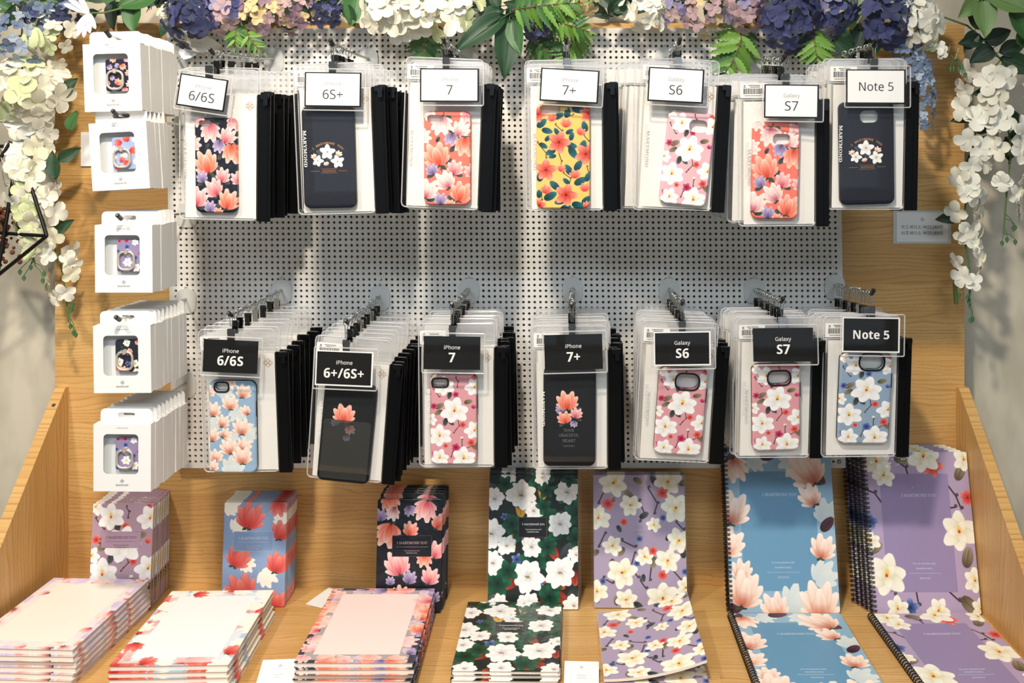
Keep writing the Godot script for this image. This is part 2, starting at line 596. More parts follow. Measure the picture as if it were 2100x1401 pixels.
# the perforated board: a sheet with real holes and folded edges
func make_board() -> void:
	var cols := 117
	var rows := 76
	var a := px(359.0, 71.0, BOARD_D)
	var z := px(1714.0, 947.0, BOARD_D)
	var p := (z.x - a.x) / (cols - 1)
	var q := (a.y - z.y) / (rows - 1)
	var r := 0.00245
	var t := 0.005
	var m := Vector2((a.x + z.x) * 0.5, (a.y + z.y) * 0.5)
	var b := MB.new()
	var shear := 0.016   # the sheet hangs slightly out of square
	var inner := []
	var outer := []
	for k in 8:
		inner.append(Vector2.from_angle(TAU * k / 8.0) * r)
		var c := Vector2.from_angle(TAU * k / 8.0)
		outer.append(c / maxf(absf(c.x), absf(c.y)) * Vector2(p, q) * 0.5)
	var nrm := []
	for k in 8:
		nrm.append(Vector3(-inner[k].x / r, -inner[k].y / r, 0))
	var n := cols * rows
	b.v.resize(n * 32)
	b.n.resize(n * 32)
	b.uv.resize(n * 32)
	b.ix.resize(n * 96)
	var vi := 0
	var ii := 0
	for j in rows:
		for i in cols:
			var cy := a.y - q * j - m.y
			var c := Vector2(a.x + p * i - m.x, cy)
			for k in 8:
				var e: Vector2 = c + outer[k]
				var w: Vector2 = c + inner[k]
				var ex := e.x - shear * e.y
				var wx := w.x - shear * w.y
				b.v[vi + k] = Vector3(ex, e.y, 0)
				b.v[vi + 8 + k] = Vector3(wx, w.y, 0)
				b.v[vi + 16 + k] = Vector3(wx, w.y, 0)
				b.v[vi + 24 + k] = Vector3(wx, w.y, -t)
				b.n[vi + k] = Vector3.BACK
				b.n[vi + 8 + k] = Vector3.BACK
				b.n[vi + 16 + k] = nrm[k]
				b.n[vi + 24 + k] = nrm[k]
				var k2 := (k + 1) % 8
				for g in [[0, 8], [16, 24]]:
					b.ix[ii] = vi + g[0] + k
					b.ix[ii + 1] = vi + g[0] + k2
					b.ix[ii + 2] = vi + g[1] + k2
					b.ix[ii + 3] = vi + g[0] + k
					b.ix[ii + 4] = vi + g[1] + k2
					b.ix[ii + 5] = vi + g[1] + k
					ii += 6
			vi += 32
	var x0 := a.x - p * 0.5 - m.x
	var x1 := z.x + p * 0.5 - m.x
	var y1 := a.y + q * 0.5 - m.y
	var y0 := z.y - q * 0.5 - m.y
	var e := 0.0062
	var sk := func(x: float, y: float, zz: float) -> Vector3: return Vector3(x - shear * y, y, zz)
	for f in [[x0 - e, x1 + e, y1, y1 + e], [x0 - e, x1 + e, y0 - e, y0], [x0 - e, x0, y0, y1], [x1, x1 + e, y0, y1]]:
		b.quad(sk.call(f[0], f[3], 0.0), sk.call(f[1], f[3], 0.0), sk.call(f[1], f[2], 0.0), sk.call(f[0], f[2], 0.0))
	var edge := [[x0 - e, y0 - e], [x1 + e, y0 - e], [x1 + e, y1 + e], [x0 - e, y1 + e]]
	for k in 4:
		var g: Array = edge[k]
		var h: Array = edge[(k + 1) % 4]
		b.quad(sk.call(g[0], g[1], 0.0), sk.call(h[0], h[1], 0.0), sk.call(h[0], h[1], -0.0215), sk.call(g[0], g[1], -0.0215))
	var o := thing("perforated_board", "white perforated metal board screwed to the pine back panel", "pegboard", at(Vector3(m.x, m.y, BOARD_D)))
	part("sheet", b.mesh(), M.board, o)
	for s in [[-1, -1], [1, -1], [-1, 1], [1, 1]]:
		var sc := MB.new()
		var c: Vector3 = sk.call(s[0] * (x1 - p * 0.5), s[1] * (y1 - q * 0.5), 0.0)
		sc.tube(PackedVector3Array([c, c + Vector3(0, 0, 0.0012), c + Vector3(0, 0, 0.002)]), [0.0042, 0.0036, 0.002], 12)
		part("screw", sc.mesh(), M.steel, o)

# ---------------------------------------------------------------- hooks and hanging goods
func hook(base: Vector2, tip: Vector3, label: String, group: String) -> Array:
	var a := px(base.x, base.y, BOARD_D)
	var t := px(tip.x, tip.y, tip.z)
	var o := thing("peg_hook", label, "hook", at(a), group)
	if not S.has("hook_plate"):
		var pl := PackedVector2Array()
		for k in 28:
			var g := TAU * k / 28.0
			var w := 0.0165 * (1.0 - 0.10 * cos(g * 2.0 + PI) * 0.6)
			pl.append(Vector2(signf(cos(g)) * pow(absf(cos(g)), 0.6) * w, signf(sin(g)) * pow(absf(sin(g)), 0.6) * 0.0215 - 0.004))
		var b := MB.new()
		b.fill(pl, 0.003, 0.04, 0.05)
		b.wall(pl, 0.003, 0.0004, 0.04, 0.05)
		b.fill(pl, 0.0004, 0.04, 0.05, true)
		S.hook_plate = b.mesh()
		b = MB.new()
		b.tube(PackedVector3Array([Vector3(-0.003, 0.016, 0.0015), Vector3(-0.0025, 0.0205, 0.0025), Vector3(0, 0.0225, 0.002), Vector3(0.0025, 0.0205, 0.0025), Vector3(0.003, 0.016, 0.0015)]), 0.0009, 6)
		b.tube(PackedVector3Array([Vector3(0, 0.030, -0.002), Vector3(0, 0.030, 0.001)]), 0.0022, 8)
		S.hook_prong = b.mesh()
	part("back_plate", S.hook_plate, M.hook_plate, o)
	part("prong", S.hook_prong, M.white_plastic, o)
	var d := t - a
	var path := PackedVector3Array([Vector3(0, 0, 0.002)])
	for k in range(1, 7):
		path.append(d * (k / 6.0) + Vector3(0, 0.004 * sin(PI * k / 6.0) * -0.5, 0))
	var b := MB.new()
	b.tube(path, 0.0021, 10)
	part("rod", b.mesh(), M.white_plastic if tip.z < 0 else M.steel, o)
	b = MB.new()
	var e := (path[6] - path[5]).normalized()
	e = (e + Vector3(0, 0.45, 0)).normalized()
	b.tube(PackedVector3Array([d - e * 0.003, d + e * 0.011, d + e * 0.0125]), [0.0034, 0.0034, 0.0022], 12)
	part("end_cap", b.mesh(), M.black_rubber, o)
	return [a, t]

# a badge clip: a wire loop round the rod and a sprung jaw below it; origin at the rod
func clip(rod: Vector3, drop: float, label: String, group: String, dark: Material, turn := 0.0, wide := 1.0) -> void:
	var key := "clip%d" % int(round(drop * 250.0))
	if not S.has(key):
		var b := MB.new()
		var p := PackedVector3Array()
		for k in 10:
			var g := lerpf(-0.35 * PI, 1.35 * PI, k / 9.0)
			p.append(Vector3(cos(g) * 0.0045, sin(g) * 0.0045 - 0.0012, 0))
		p.append(Vector3(-0.0012, -drop + 0.012, 0))
		p.insert(0, Vector3(0.0012, -drop + 0.012, 0))
		b.tube(p, 0.0007, 6)
		S[key] = b.mesh()
	if not S.has("jaw"):
		var b := MB.new()
		b.box(Vector3(0, 0.0, 0.0022), Vector3(0.0088, 0.016, 0.0012))
		b.box(Vector3(0, 0.0, -0.0022), Vector3(0.0088, 0.016, 0.0012))
		b.box(Vector3(0, 0.0086, 0), Vector3(0.0092, 0.0035, 0.0062))
		for k in 3:
			b.box(Vector3(0, 0.0035 + k * 0.0022, 0.0031), Vector3(0.0092, 0.0008, 0.0009))
		b.tube(PackedVector3Array([Vector3(-0.0055, 0.0045, 0), Vector3(0.0055, 0.0045, 0)]), 0.0013, 8)
		b.box(Vector3(0, -0.0085, 0.0014), Vector3(0.0094, 0.002, 0.0012))
		S.jaw = b.mesh()
	var o := thing("badge_clip", label, "clip", Transform3D(Basis(Vector3.UP, deg_to_rad(turn)), rod), group)
	part("loop", S[key], M.steel, o)
	part("jaw", S.jaw, dark, o, Transform3D(Basis().scaled(Vector3(wide, 1, 1)), Vector3(0, -drop, 0)))

const PW := 0.117   # width of the clear bag
const PH := 0.226   # its height
const HEAD := 0.036 # clear strip above the card

# a clear zip bag hanging from the middle of its top edge
func pouch(xf: Transform3D, label: String, group: String, front: bool, frosted := false, swell := 0.0105, low := 0.5) -> Node3D:
	var o := thing("zip_pouch", label, "pouch", xf, group)
	var key := "film %s %.4f" % [front, swell]
	if not S.has(key):
		var b := MB.new()
		var p := PackedVector3Array()
		var rows := 13
		var cols := 9
		for r in rows:
			for c in cols:
				var x := lerpf(-PW / 2, PW / 2, c / (cols - 1.0))
				var y := lerpf(0.0, -PH, r / (rows - 1.0))
				var bx := smoothstep(0.0, 0.30, 1.0 - absf(x) / (PW / 2))
				var by := smoothstep(0.10, 0.34, -y / PH) * smoothstep(0.0, 0.05, 1.0 + y / PH)
				p.append(Vector3(x, y, 0.0012 + swell * bx * by))
		b.grid(p, rows, cols)
		S[key] = b.mesh()
	if not S.has("weld"):
		var b := MB.new()
		var p := PackedVector3Array()
		for q in rrect(PW, PH, 0.007, 3, Vector2(0, -PH / 2)):
			p.append(Vector3(q.x, q.y, 0.0008))
		b.tube(p, 0.0011, 5, true)
		p = PackedVector3Array([Vector3(-PW / 2, -HEAD + 0.001, 0.001), Vector3(PW / 2, -HEAD + 0.001, 0.001)])
		b.tube(p, 0.0007, 5)
		S.weld = b.mesh()
		S.header = slab(PW - 0.002, HEAD - 0.001, 0.0004, 0.004).mesh()
		S.insert = slab(PW - 0.010, PH - HEAD - 0.004, 0.0006).mesh()
		b = slab(0.0195, PH - HEAD + 0.002, 0.0022, 0.0008)
		b.box(Vector3(0.0035, 0, 0.0026), Vector3(0.004, PH - HEAD, 0.0012))
		S.zip = b.mesh()
		b = MB.new()
		b.tube(PackedVector3Array([Vector3(-0.0102, (PH - HEAD) / 2, 0.0022), Vector3(-0.0102, -(PH - HEAD) / 2, 0.0022)]), 0.0008, 5)
		S.teeth = b.mesh()
		b = slab(0.013, 0.008, 0.0055, 0.002)
		b.add(slab(0.0065, 0.015, 0.002, 0.002), Transform3D(Basis(), Vector3(0.002, -0.006, 0.0052)))
		S.slider = b.mesh()
		S.sticker = slab(0.040, 0.022, 0.0003, 0.0012).mesh()
		b = MB.new()
		var r := RandomNumberGenerator.new()
		r.seed = 77
		var x := -0.0155
		while x < 0.0150:
			var w := r.randf_range(0.0003, 0.0010)
			b.box(Vector3(x + w / 2, -0.001, 0.0004), Vector3(w, 0.0085, 0.0001))
			x += w + r.randf_range(0.0003, 0.0008)
		for k in 2:
			b.box(Vector3(-0.0135, 0.0075 - k * 0.0022, 0.0004), Vector3(0.003, 0.0011, 0.0001))
			b.box(Vector3(0.001 + 0.001 * k, 0.0078 - k * 0.0024, 0.0004), Vector3(0.018 - 0.003 * k, 0.0009, 0.0001))
		b.box(Vector3(-0.001, -0.0078, 0.0004), Vector3(0.026, 0.0007, 0.0001))
		S.bars = b.mesh()
	part("insert_card", S.insert, M.insert, o, at(Vector3(0.003, -HEAD - (PH - HEAD) / 2, -0.0014)))
	part("film", S[key], M.frosted if frosted else M.film, o)
	part("header_strip", S.header, M.header, o, at(Vector3(0, -HEAD / 2, 0.0002)))
	part("weld", S.weld, M.weld, o)
	var z := part("zipper", S.zip, M.zip, o, at(Vector3(PW / 2 + 0.0102, -HEAD - (PH - HEAD) / 2 - 0.001, -0.0008)))
	part("teeth", S.teeth, M.zip_teeth, z)
	part("slider", S.slider, M.slider, o, at(Vector3(PW / 2 + 0.012, -HEAD - 0.003, 0.0016)))
	var st := part("barcode_sticker", S.sticker, M.paper, o, at(Vector3(-PW / 2 + 0.0225, -0.0215, -0.0009 if not front else 0.0019)))
	if front:
		part("barcode", S.bars, M.ink, st)
		letter("MARYMOND", 0.0046, M.ink_white if low > 0.0 else M.ink_faint, o, Vector3(-PW / 2 + (0.0165 if low > 0.0 else 0.0115), -PH * 0.56, 0.0121 if low > 0.0 else 0.0094), true, true, -90.0, 1.35)
		part("emblem", emblem_mesh(), M.ink_tan, o, Transform3D(Basis().scaled(Vector3(0.0078, 0.0078, 0.0078)), Vector3(PW / 2 - 0.012, -HEAD - 0.0175, -0.0005)))
	return o

# the four-loop knot used as a mark, one unit across
func emblem_mesh() -> ArrayMesh:
	if not S.has("emblem"):
		var b := MB.new()
		for k in 4:
			var p := PackedVector3Array()
			var a := Vector2.from_angle(PI / 2 * k)
			var s := a.orthogonal()
			for i in 12:
				var q := a * (0.45 + 0.42 * cos(TAU * i / 12.0)) + s * 0.26 * sin(TAU * i / 12.0)
				p.append(Vector3(q.x, q.y, 0))
			b.tube(p, 0.045, 4, true)
			p = PackedVector3Array()
			var dg := Vector2.from_angle(PI / 2 * k + PI / 4) * 0.52
			for i in 8:
				p.append(Vector3(dg.x + cos(TAU * i / 8.0) * 0.2, dg.y + sin(TAU * i / 8.0) * 0.2, 0))
			b.tube(p, 0.04, 4, true)
		S.emblem = b.mesh()
	return S.emblem

# the back of a phone case: rounded outline and edges, and the camera opening
func phone_case(w: float, h: float, print_mat: Material, centre: Transform3D, label: String, hole: Rect2, tough := false) -> Node3D:
	var o := thing("phone_case", label, "phone case", centre)
	var t := 0.0092
	var bev := 0.0032
	var rr := 0.010
	var b := MB.new()
	var hp := rrect(hole.size.x, hole.size.y, minf(hole.size.x, hole.size.y) * 0.42, 4, hole.position)
	var top := rrect(w - 2 * bev, h - 2 * bev, rr - bev, 5)
	if hole.size.x > 0.0:
		for p in holed(top, hp):
			b.fill(p, t, w, h)
		b.wall(hp, t, 0.0012, w, h, true)
	else:
		b.fill(top, t, w, h)
	var steps := 5
	var first := b.v.size()
	var cnt := top.size()
	for s in steps + 1:
		var ang := PI / 2 * (1.0 - float(mini(s, steps - 1)) / (steps - 1))
		var ins := bev * (1.0 - cos(ang))
		var zz := t - bev + bev * sin(ang) if s < steps else 0.0
		var ring := rrect(w - 2 * ins, h - 2 * ins, rr - ins, 5)
		for i in cnt + 1:
			var q := ring[i % cnt]
			var dir := Vector2.from_angle(PI / 2 * ((i % cnt) / 6 + float((i % cnt) % 6) / 5.0))
			b.v.append(Vector3(q.x, q.y, zz))
			b.n.append(Vector3(dir.x * cos(ang), dir.y * cos(ang), sin(ang)).normalized())
			b.uv.append(Vector2(clampf(q.x / w + 0.5, 0.004, 0.996), clampf(0.5 - q.y / h, 0.004, 0.996)))
	for s in steps:
		for i in cnt:
			var a := first + s * (cnt + 1) + i
			b.ix.append_array([a, a + 1, a + cnt + 2, a, a + cnt + 2, a + cnt + 1])
	part("shell", b.mesh(), print_mat, o)
	if tough and hole.size.x > 0.0:
		b = MB.new()
		var p := PackedVector3Array()
		for q in rrect(hole.size.x + 0.001, hole.size.y + 0.001, minf(hole.size.x, hole.size.y) * 0.42, 4, hole.position):
			p.append(Vector3(q.x, q.y, t))
		b.tube(p, 0.0015, 6, true)
		part("camera_rim", b.mesh(), M.case_black, o)
		part("liner", slab(w + 0.0006, h + 0.0006, 0.0045, rr, hp).mesh(), M.case_black, o)
		b = slab(0.0012, 0.024, 0.004, 0.0005)
		part("side_button", b.mesh(), M.case_black, o, at(Vector3(w / 2 + 0.0004, h * 0.20, 0.003)))
	return o

func arc_text(s: String, cap: float, m: Material, parent: Node, c: Vector3, rad: float, step: float) -> void:
	for k in s.length():
		if s[k] == " ":
			continue
		var a := (k - (s.length() - 1) / 2.0) * step
		letter(s[k], cap, m, parent, c + Vector3(sin(a) * rad, cos(a) * rad, 0), false, true, -rad_to_deg(a))

# a printed card in a clear sleeve that hangs before the pouches
func sign_card(centre: Transform3D, w: float, h: float, lines: Array, black: bool, rim: bool, label: String) -> void:
	var o := thing("sign_card", label, "sign", centre, "")
	var cm: Material = M.card_black if black else M.card_white
	part("card", slab(w, h, 0.0008).mesh(), M.card_white if rim and black else M.card_black if rim else cm, o)
	if rim:
		part("card_face", slab(w - 0.0046, h - 0.0042, 0.0002).mesh(), cm, o, at(Vector3(-0.0002, 0.0003, 0.0008)))
	var b := slab(w + 0.009, h + 0.010, 0.0004, 0.002)
	part("sleeve", b.mesh(), M.window, o, at(Vector3(0.0022, 0.0, 0.0024)))
	b = MB.new()
	var p := PackedVector3Array()
	for q in rrect(w + 0.009, h + 0.010, 0.002, 2, Vector2(0.0022, 0)):
		p.append(Vector3(q.x, q.y, 0.0018))
	b.tube(p, 0.0011, 5, true)
	for q in rrect(0.030, 0.0135, 0.006, 3, Vector2(0, h / 2 + 0.0085)):
		p.append(Vector3(q.x, q.y, 0.0018))
	part("sleeve_edge", b.mesh(), M.weld, o)
	part("sleeve_tab", slab(0.034, 0.014, 0.0006, 0.005).mesh(), M.frosted, o, at(Vector3(0, h / 2 + 0.0095, 0.0012)))
	var im: Material = M.ink_white if black else M.ink
	var thin: Material = M.ink_white if black else M.ink_grey
	if lines.size() == 2:
		letter(lines[0], 0.0058, thin, o, Vector3(0, h * 0.17, 0.0011), false, false)
		letter(lines[1], 0.0142, im, o, Vector3(0, -h * 0.14, 0.0011), false, black)
	else:
		letter(lines[0], 0.0128, im, o, Vector3(0, 0.0, 0.0011), false, black)

# everything on one hook of phone cases
func case_hook(h: Dictionary) -> void:
	var d_f: float = h.d
	var place: String = h.place
	var rod := hook(h.base, Vector3(h.tip.x, h.tip.y, d_f + 0.016), "steel rod with black tip, %s" % place, "hooks for phone cases")
	var front := px(h.pouch.x, h.pouch.y, d_f)
	var along := func(d: float) -> Vector3: return rod[0].lerp(rod[1], clampf((d - BOARD_D) / (d_f + 0.016 - BOARD_D), 0.0, 1.0))
	var off: Vector3 = front - along.call(d_f)
	var lean: float = h.get("lean", 3.0)
	var tilt: float = h.tilt
	pouch(pose(front, tilt, lean), "front zip pouch around %s, %s" % [h.look, place], "", true, h.get("frosted", false), 0.0105, h.get("low", 0.5))
	clip(along.call(d_f), absf(off.y) - 0.003, "steel clip of the front pouch on the %s" % place, "", M.dark_steel, 0.0)
	# the case lies between card and film: follow the pouch's own tilt
	var c: Array = h.case
	var cen := px(c[0], c[1], d_f - 0.004)
	var local := pose(front, tilt, lean).affine_inverse() * cen
	var cw := px_len(c[2], d_f)
	var chh := px_len(c[3], d_f) * 1.01
	var hole := Rect2()
	if h.has("hole"):
		var hh: Array = h.hole
		hole = Rect2(px_len(hh[0] - c[0], d_f), -px_len(hh[1] - c[1], d_f), px_len(hh[2], d_f), px_len(hh[3], d_f))
	var cx := pose(front, tilt, lean) * Transform3D(Basis(Vector3.BACK, deg_to_rad(-(c[4] - tilt))), Vector3(local.x, local.y, 0.0))
	var pc := phone_case(cw, chh, M[h.art], cx, "phone case with %s, %s" % [h.look, place], hole, h.get("tough", false))
	if h.has("words"):
		if h.words == "emblem":
			arc_text("·I MARYMOND YOU·", 0.0034, M.ink_copper, pc, Vector3(-0.001, -0.0118, 0.0093), 0.033, 0.112)
			letter("MARYMOND", 0.0024, M.ink_copper, pc, Vector3(0, -chh * 0.135, 0.0093), true)
			var b := MB.new()
			for q in [[-0.021, 0.013, 0.0], [0.021, 0.013, 0.0], [0.0, 0.024, 0.003], [0.0, 0.024, -0.003]]:
				b.box(Vector3(q[0], -chh * 0.135 + q[2], 0.0093), Vector3(q[1], 0.0004, 0.0002))
			part("rule", b.mesh(), M.ink_copper, pc)
		elif h.words == "heart":
			letter("YOUR", 0.0042, M.ink_dim, pc, Vector3(-0.001, -chh * 0.13, 0.0093), true)
			letter("GRACEFUL", 0.0042, M.ink_dim, pc, Vector3(-0.001, -chh * 0.18, 0.0093), true)
			letter("HEART", 0.0042, M.ink_dim, pc, Vector3(-0.001, -chh * 0.235, 0.0093), true)
			letter("- MARYMOND -", 0.0019, M.ink_dim, pc, Vector3(-0.001, -chh * 0.29, 0.0093), true)
	if h.has("pocket"):
		var b := slab(cw * 0.9, chh * 0.60, 0.0006, 0.004)
		part("card_pocket", b.mesh(), h_mat("pocket_cloth"), pc, at(Vector3(0, -chh * 0.165, 0.0092)))
	# the sign
	var s: Array = h.sign
	var sd := d_f + 0.020
	var sp := px(s[0], s[1], sd)
	sign_card(pose(sp, s[4], 0, s[5] if s.size() > 5 else 0.0), px_len(s[2], sd), px_len(s[3], sd), h.text, h.black, h.rim, "%s printed sign card before the pouches, %s" % ["black" if h.black else "white", place])
	var sr: Vector3 = along.call(sd - 0.006)
	sr.z = sd - 0.003
	sr.x = lerpf(sr.x, sp.x, 0.35)
	clip(sr, maxf(sr.y - sp.y - px_len(s[3], sd) / 2 - 0.006, 0.016), "clip holding the sign card, %s" % place, "", M.steel if h.get("pale_clip", false) else M.dark_steel, h.get("clip_turn", 0.0), 1.1)
	# the pouches behind, back to the board
	var n: int = h.n
	for k in range(1, n):
		var d := lerpf(d_f - 0.018, BOARD_D + 0.022, (k - 1.0) / maxf(n - 2, 1))
		if h.black == false:
			d = d_f - 0.015 - (0.034 if h.get("spread", false) else 0.021) * (k - 1) - rng.randf() * 0.006
		var r: Vector3 = along.call(d)
		var j := Vector3(rng.randf_range(-0.004, 0.004), rng.randf_range(-0.004, 0.003), 0)
		var p := r + Vector3(off.x, off.y, 0) + j + Vector3(h.get("fan", 0.0) * k, 0, 0)
		p.z = d
		pouch(pose(p, tilt * 0.5 + rng.randf_range(-1.4, 1.4), lean * lerpf(1.0, 0.2, float(k) / n) if n >= 6 else lean), "%s clear zip pouch from the front, %s" % [NTH[k], place], "pouches behind the front one on the %s" % place, false, false, 0.0035)
		clip(r, absf(off.y) - 0.004, "%s steel clip from the front, %s" % [NTH[k], place], "clips behind the front one on the %s" % place, M.dark_steel if k % 3 else M.steel, rng.randf_range(-35, 35))

func h_mat(called: String) -> Material:
	if not M.has(called):
		M[called] = clear(rgb(64, 66, 62), 0.55, 0.4)
	return M[called]

func make_cases() -> void:
	var up := []
	for s in ["first", "second", "third", "fourth", "fifth", "sixth", "seventh"]:
		up.append("%s upper hook from left" % s)
	var lo := []
	for s in up:
		lo.append(s.replace("upper", "lower"))
	var U := 0.258
	var L := 0.222
	# pixel places: base and tip of the hook, middle of the pouch's top edge, case [x, y, w, h, tilt], camera opening [x, y, w, h], sign [x, y, w, h, tilt]
	case_hook({"place": up[0], "look": "coral magnolias on navy", "base": Vector2(562, 120), "tip": Vector2(436, 108), "d": U, "pouch": Vector2(449, 143), "tilt": 1.2, "case": [445, 339, 86, 193, 0.4], "hole": [424, 253, 26, 13], "art": "print_navy", "sign": [415, 190, 99, 66, 8.5], "text": ["iPhone", "6/6S"], "black": false, "rim": true, "n": 6, "spread": true, "low": 0.0})
	case_hook({"place": up[1], "look": "a blossom emblem on plain navy", "base": Vector2(755, 120), "tip": Vector2(681, 90), "d": U, "pouch": Vector2(680, 131), "tilt": -1.6, "case": [676, 322, 108, 208, -1.0], "art": "print_emblem", "words": "emblem", "sign": [683, 184, 116, 71, 0.8], "text": ["iPhone", "6S+"], "black": false, "rim": true, "n": 6, "frosted": true, "fan": 0.004})
	case_hook({"place": up[2], "look": "pale magnolias on coral, slot at corner", "base": Vector2(957, 120), "tip": Vector2(911, 87), "d": U, "pouch": Vector2(913, 120), "tilt": 2.4, "case": [918, 324, 96, 191, 0.3], "hole": [893, 243, 32, 15], "art": "print_coral", "sign": [922, 175, 121, 69, 0.3], "text": ["iPhone", "7"], "black": false, "rim": true, "n": 7, "low": 0.0})
	case_hook({"place": up[3], "look": "coral flowers and teal leaves on yellow", "base": Vector2(1163, 122), "tip": Vector2(1161, 86), "d": U, "pouch": Vector2(1156, 124), "tilt": -0.6, "case": [1155, 320, 110, 214, 0.0], "hole": [1128, 224, 42, 16], "art": "print_yellow", "sign": [1168, 176, 120, 68, 3.2], "text": ["iPhone", "7+"], "black": false, "rim": true, "n": 5, "pale_clip": true, "low": 0.0})
	case_hook({"place": up[4], "look": "white blossoms on pale pink", "base": Vector2(1363, 118), "tip": Vector2(1393, 88), "d": U, "pouch": Vector2(1396, 122), "tilt": 2.8, "case": [1409, 325, 97, 190, 6.0], "hole": [1424, 257, 38, 26], "art": "print_palepink", "sign": [1386, 175, 114, 70, 3.0], "text": ["Galaxy", "S6"], "black": false, "rim": true, "n": 6, "pale_clip": true, "fan": -0.010, "low": 0.0})
	case_hook({"place": up[5], "look": "pale magnolias on coral, square slot", "base": Vector2(1541, 120), "tip": Vector2(1606, 122), "d": U, "pouch": Vector2(1594, 156), "tilt": -0.6, "case": [1589, 349, 96, 198, 0.6], "hole": [1600, 285, 36, 22], "art": "print_coral", "sign": [1623, 208, 110, 69, 1.0, -6.0], "text": ["Galaxy", "S7"], "black": false, "rim": true, "n": 7, "fan": -0.006, "low": 0.0})
	case_hook({"place": up[6], "look": "a blossom emblem on charcoal", "base": Vector2(1704, 117), "tip": Vector2(1791, 92), "d": U, "pouch": Vector2(1779, 122), "tilt": 0.0, "case": [1776, 314, 112, 209, -1.6], "hole": [1782, 239, 40, 25], "art": "print_emblem", "words": "emblem", "sign": [1796, 178, 122, 71, 0.2], "text": ["Note 5"], "black": false, "rim": true, "n": 8, "frosted": true})
	case_hook({"place": lo[0], "look": "cream magnolias on light blue", "base": Vector2(578, 594), "tip": Vector2(474, 646), "d": L, "pouch": Vector2(485, 675), "tilt": -0.6, "case": [477, 877, 96, 191, 0.6], "hole": [456, 792, 28, 19], "tough": true, "art": "print_sky", "sign": [473, 731, 112, 67, 2.6], "text": ["iPhone", "6/6S"], "black": true, "rim": false, "n": 7, "lean": 5.0, "low": 0.0})
	case_hook({"place": lo[1], "look": "one coral magnolia on black", "base": Vector2(779, 607), "tip": Vector2(712, 661), "d": L, "pouch": Vector2(726, 693), "tilt": 4.8, "case": [711, 890, 108, 206, 6.2], "art": "print_bouquet_low", "pocket": true, "sign": [706, 756, 118, 72, 2.4], "text": ["iPhone", "6+/6S+"], "black": true, "rim": true, "n": 9, "lean": 5.0, "frosted": true})
	case_hook({"place": lo[2], "look": "white blossoms on pink", "base": Vector2(962, 592), "tip": Vector2(928, 627), "d": L, "pouch": Vector2(936, 664), "tilt": 0.2, "case": [930, 861, 96, 188, 0.3], "hole": [903, 783, 32, 17], "tough": true, "art": "print_pink", "sign": [927, 724, 116, 68, 0.8], "text": ["iPhone", "7"], "black": true, "rim": false, "n": 10, "lean": 5.0})
	case_hook({"place": lo[3], "look": "a bouquet and words on black", "base": Vector2(1174, 590), "tip": Vector2(1172, 627), "d": L, "pouch": Vector2(1169, 669), "tilt": -0.3, "case": [1168, 856, 108, 206, 0.2], "art": "print_bouquet", "words": "heart", "sign": [1176, 722, 119, 72, -1.5], "text": ["iPhone", "7+"], "black": true, "rim": false, "n": 10, "lean": 5.0, "frosted": true})
	case_hook({"place": lo[4], "look": "white blossoms on pink, tilted", "base": Vector2(1372, 592), "tip": Vector2(1399, 622), "d": L, "pouch": Vector2(1396, 660), "tilt": 2.6, "case": [1397, 849, 100, 184, 3.2], "hole": [1406, 783, 48, 34], "tough": true, "art": "print_pink", "sign": [1399, 715, 117, 70, -0.8], "text": ["Galaxy", "S6"], "black": true, "rim": true, "n": 12, "lean": 8.0, "low": 0.0})
	case_hook({"place": lo[5], "look": "white blossoms on pink, upright", "base": Vector2(1546, 592), "tip": Vector2(1603, 617), "d": L, "pouch": Vector2(1590, 652), "tilt": -0.4, "case": [1594, 840, 99, 184, -2.0], "hole": [1600, 776, 46, 30], "tough": true, "art": "print_pink", "sign": [1606, 707, 122, 69, -1.2, -4.0], "text": ["Galaxy", "S7"], "black": true, "rim": false, "n": 13, "lean": 8.0, "pale_clip": true, "low": 0.0})
	case_hook({"place": lo[6], "look": "white blossoms on grey blue", "base": Vector2(1711, 584), "tip": Vector2(1788, 601), "d": L, "pouch": Vector2(1767, 648), "tilt": -0.8, "case": [1775, 820, 107, 190, 0.2], "hole": [1786, 741, 50, 34], "tough": true, "art": "print_mist", "sign": [1786, 687, 118, 72, 0.8], "text": ["Note 5"], "black": true, "rim": true, "n": 12, "lean": 7.0})

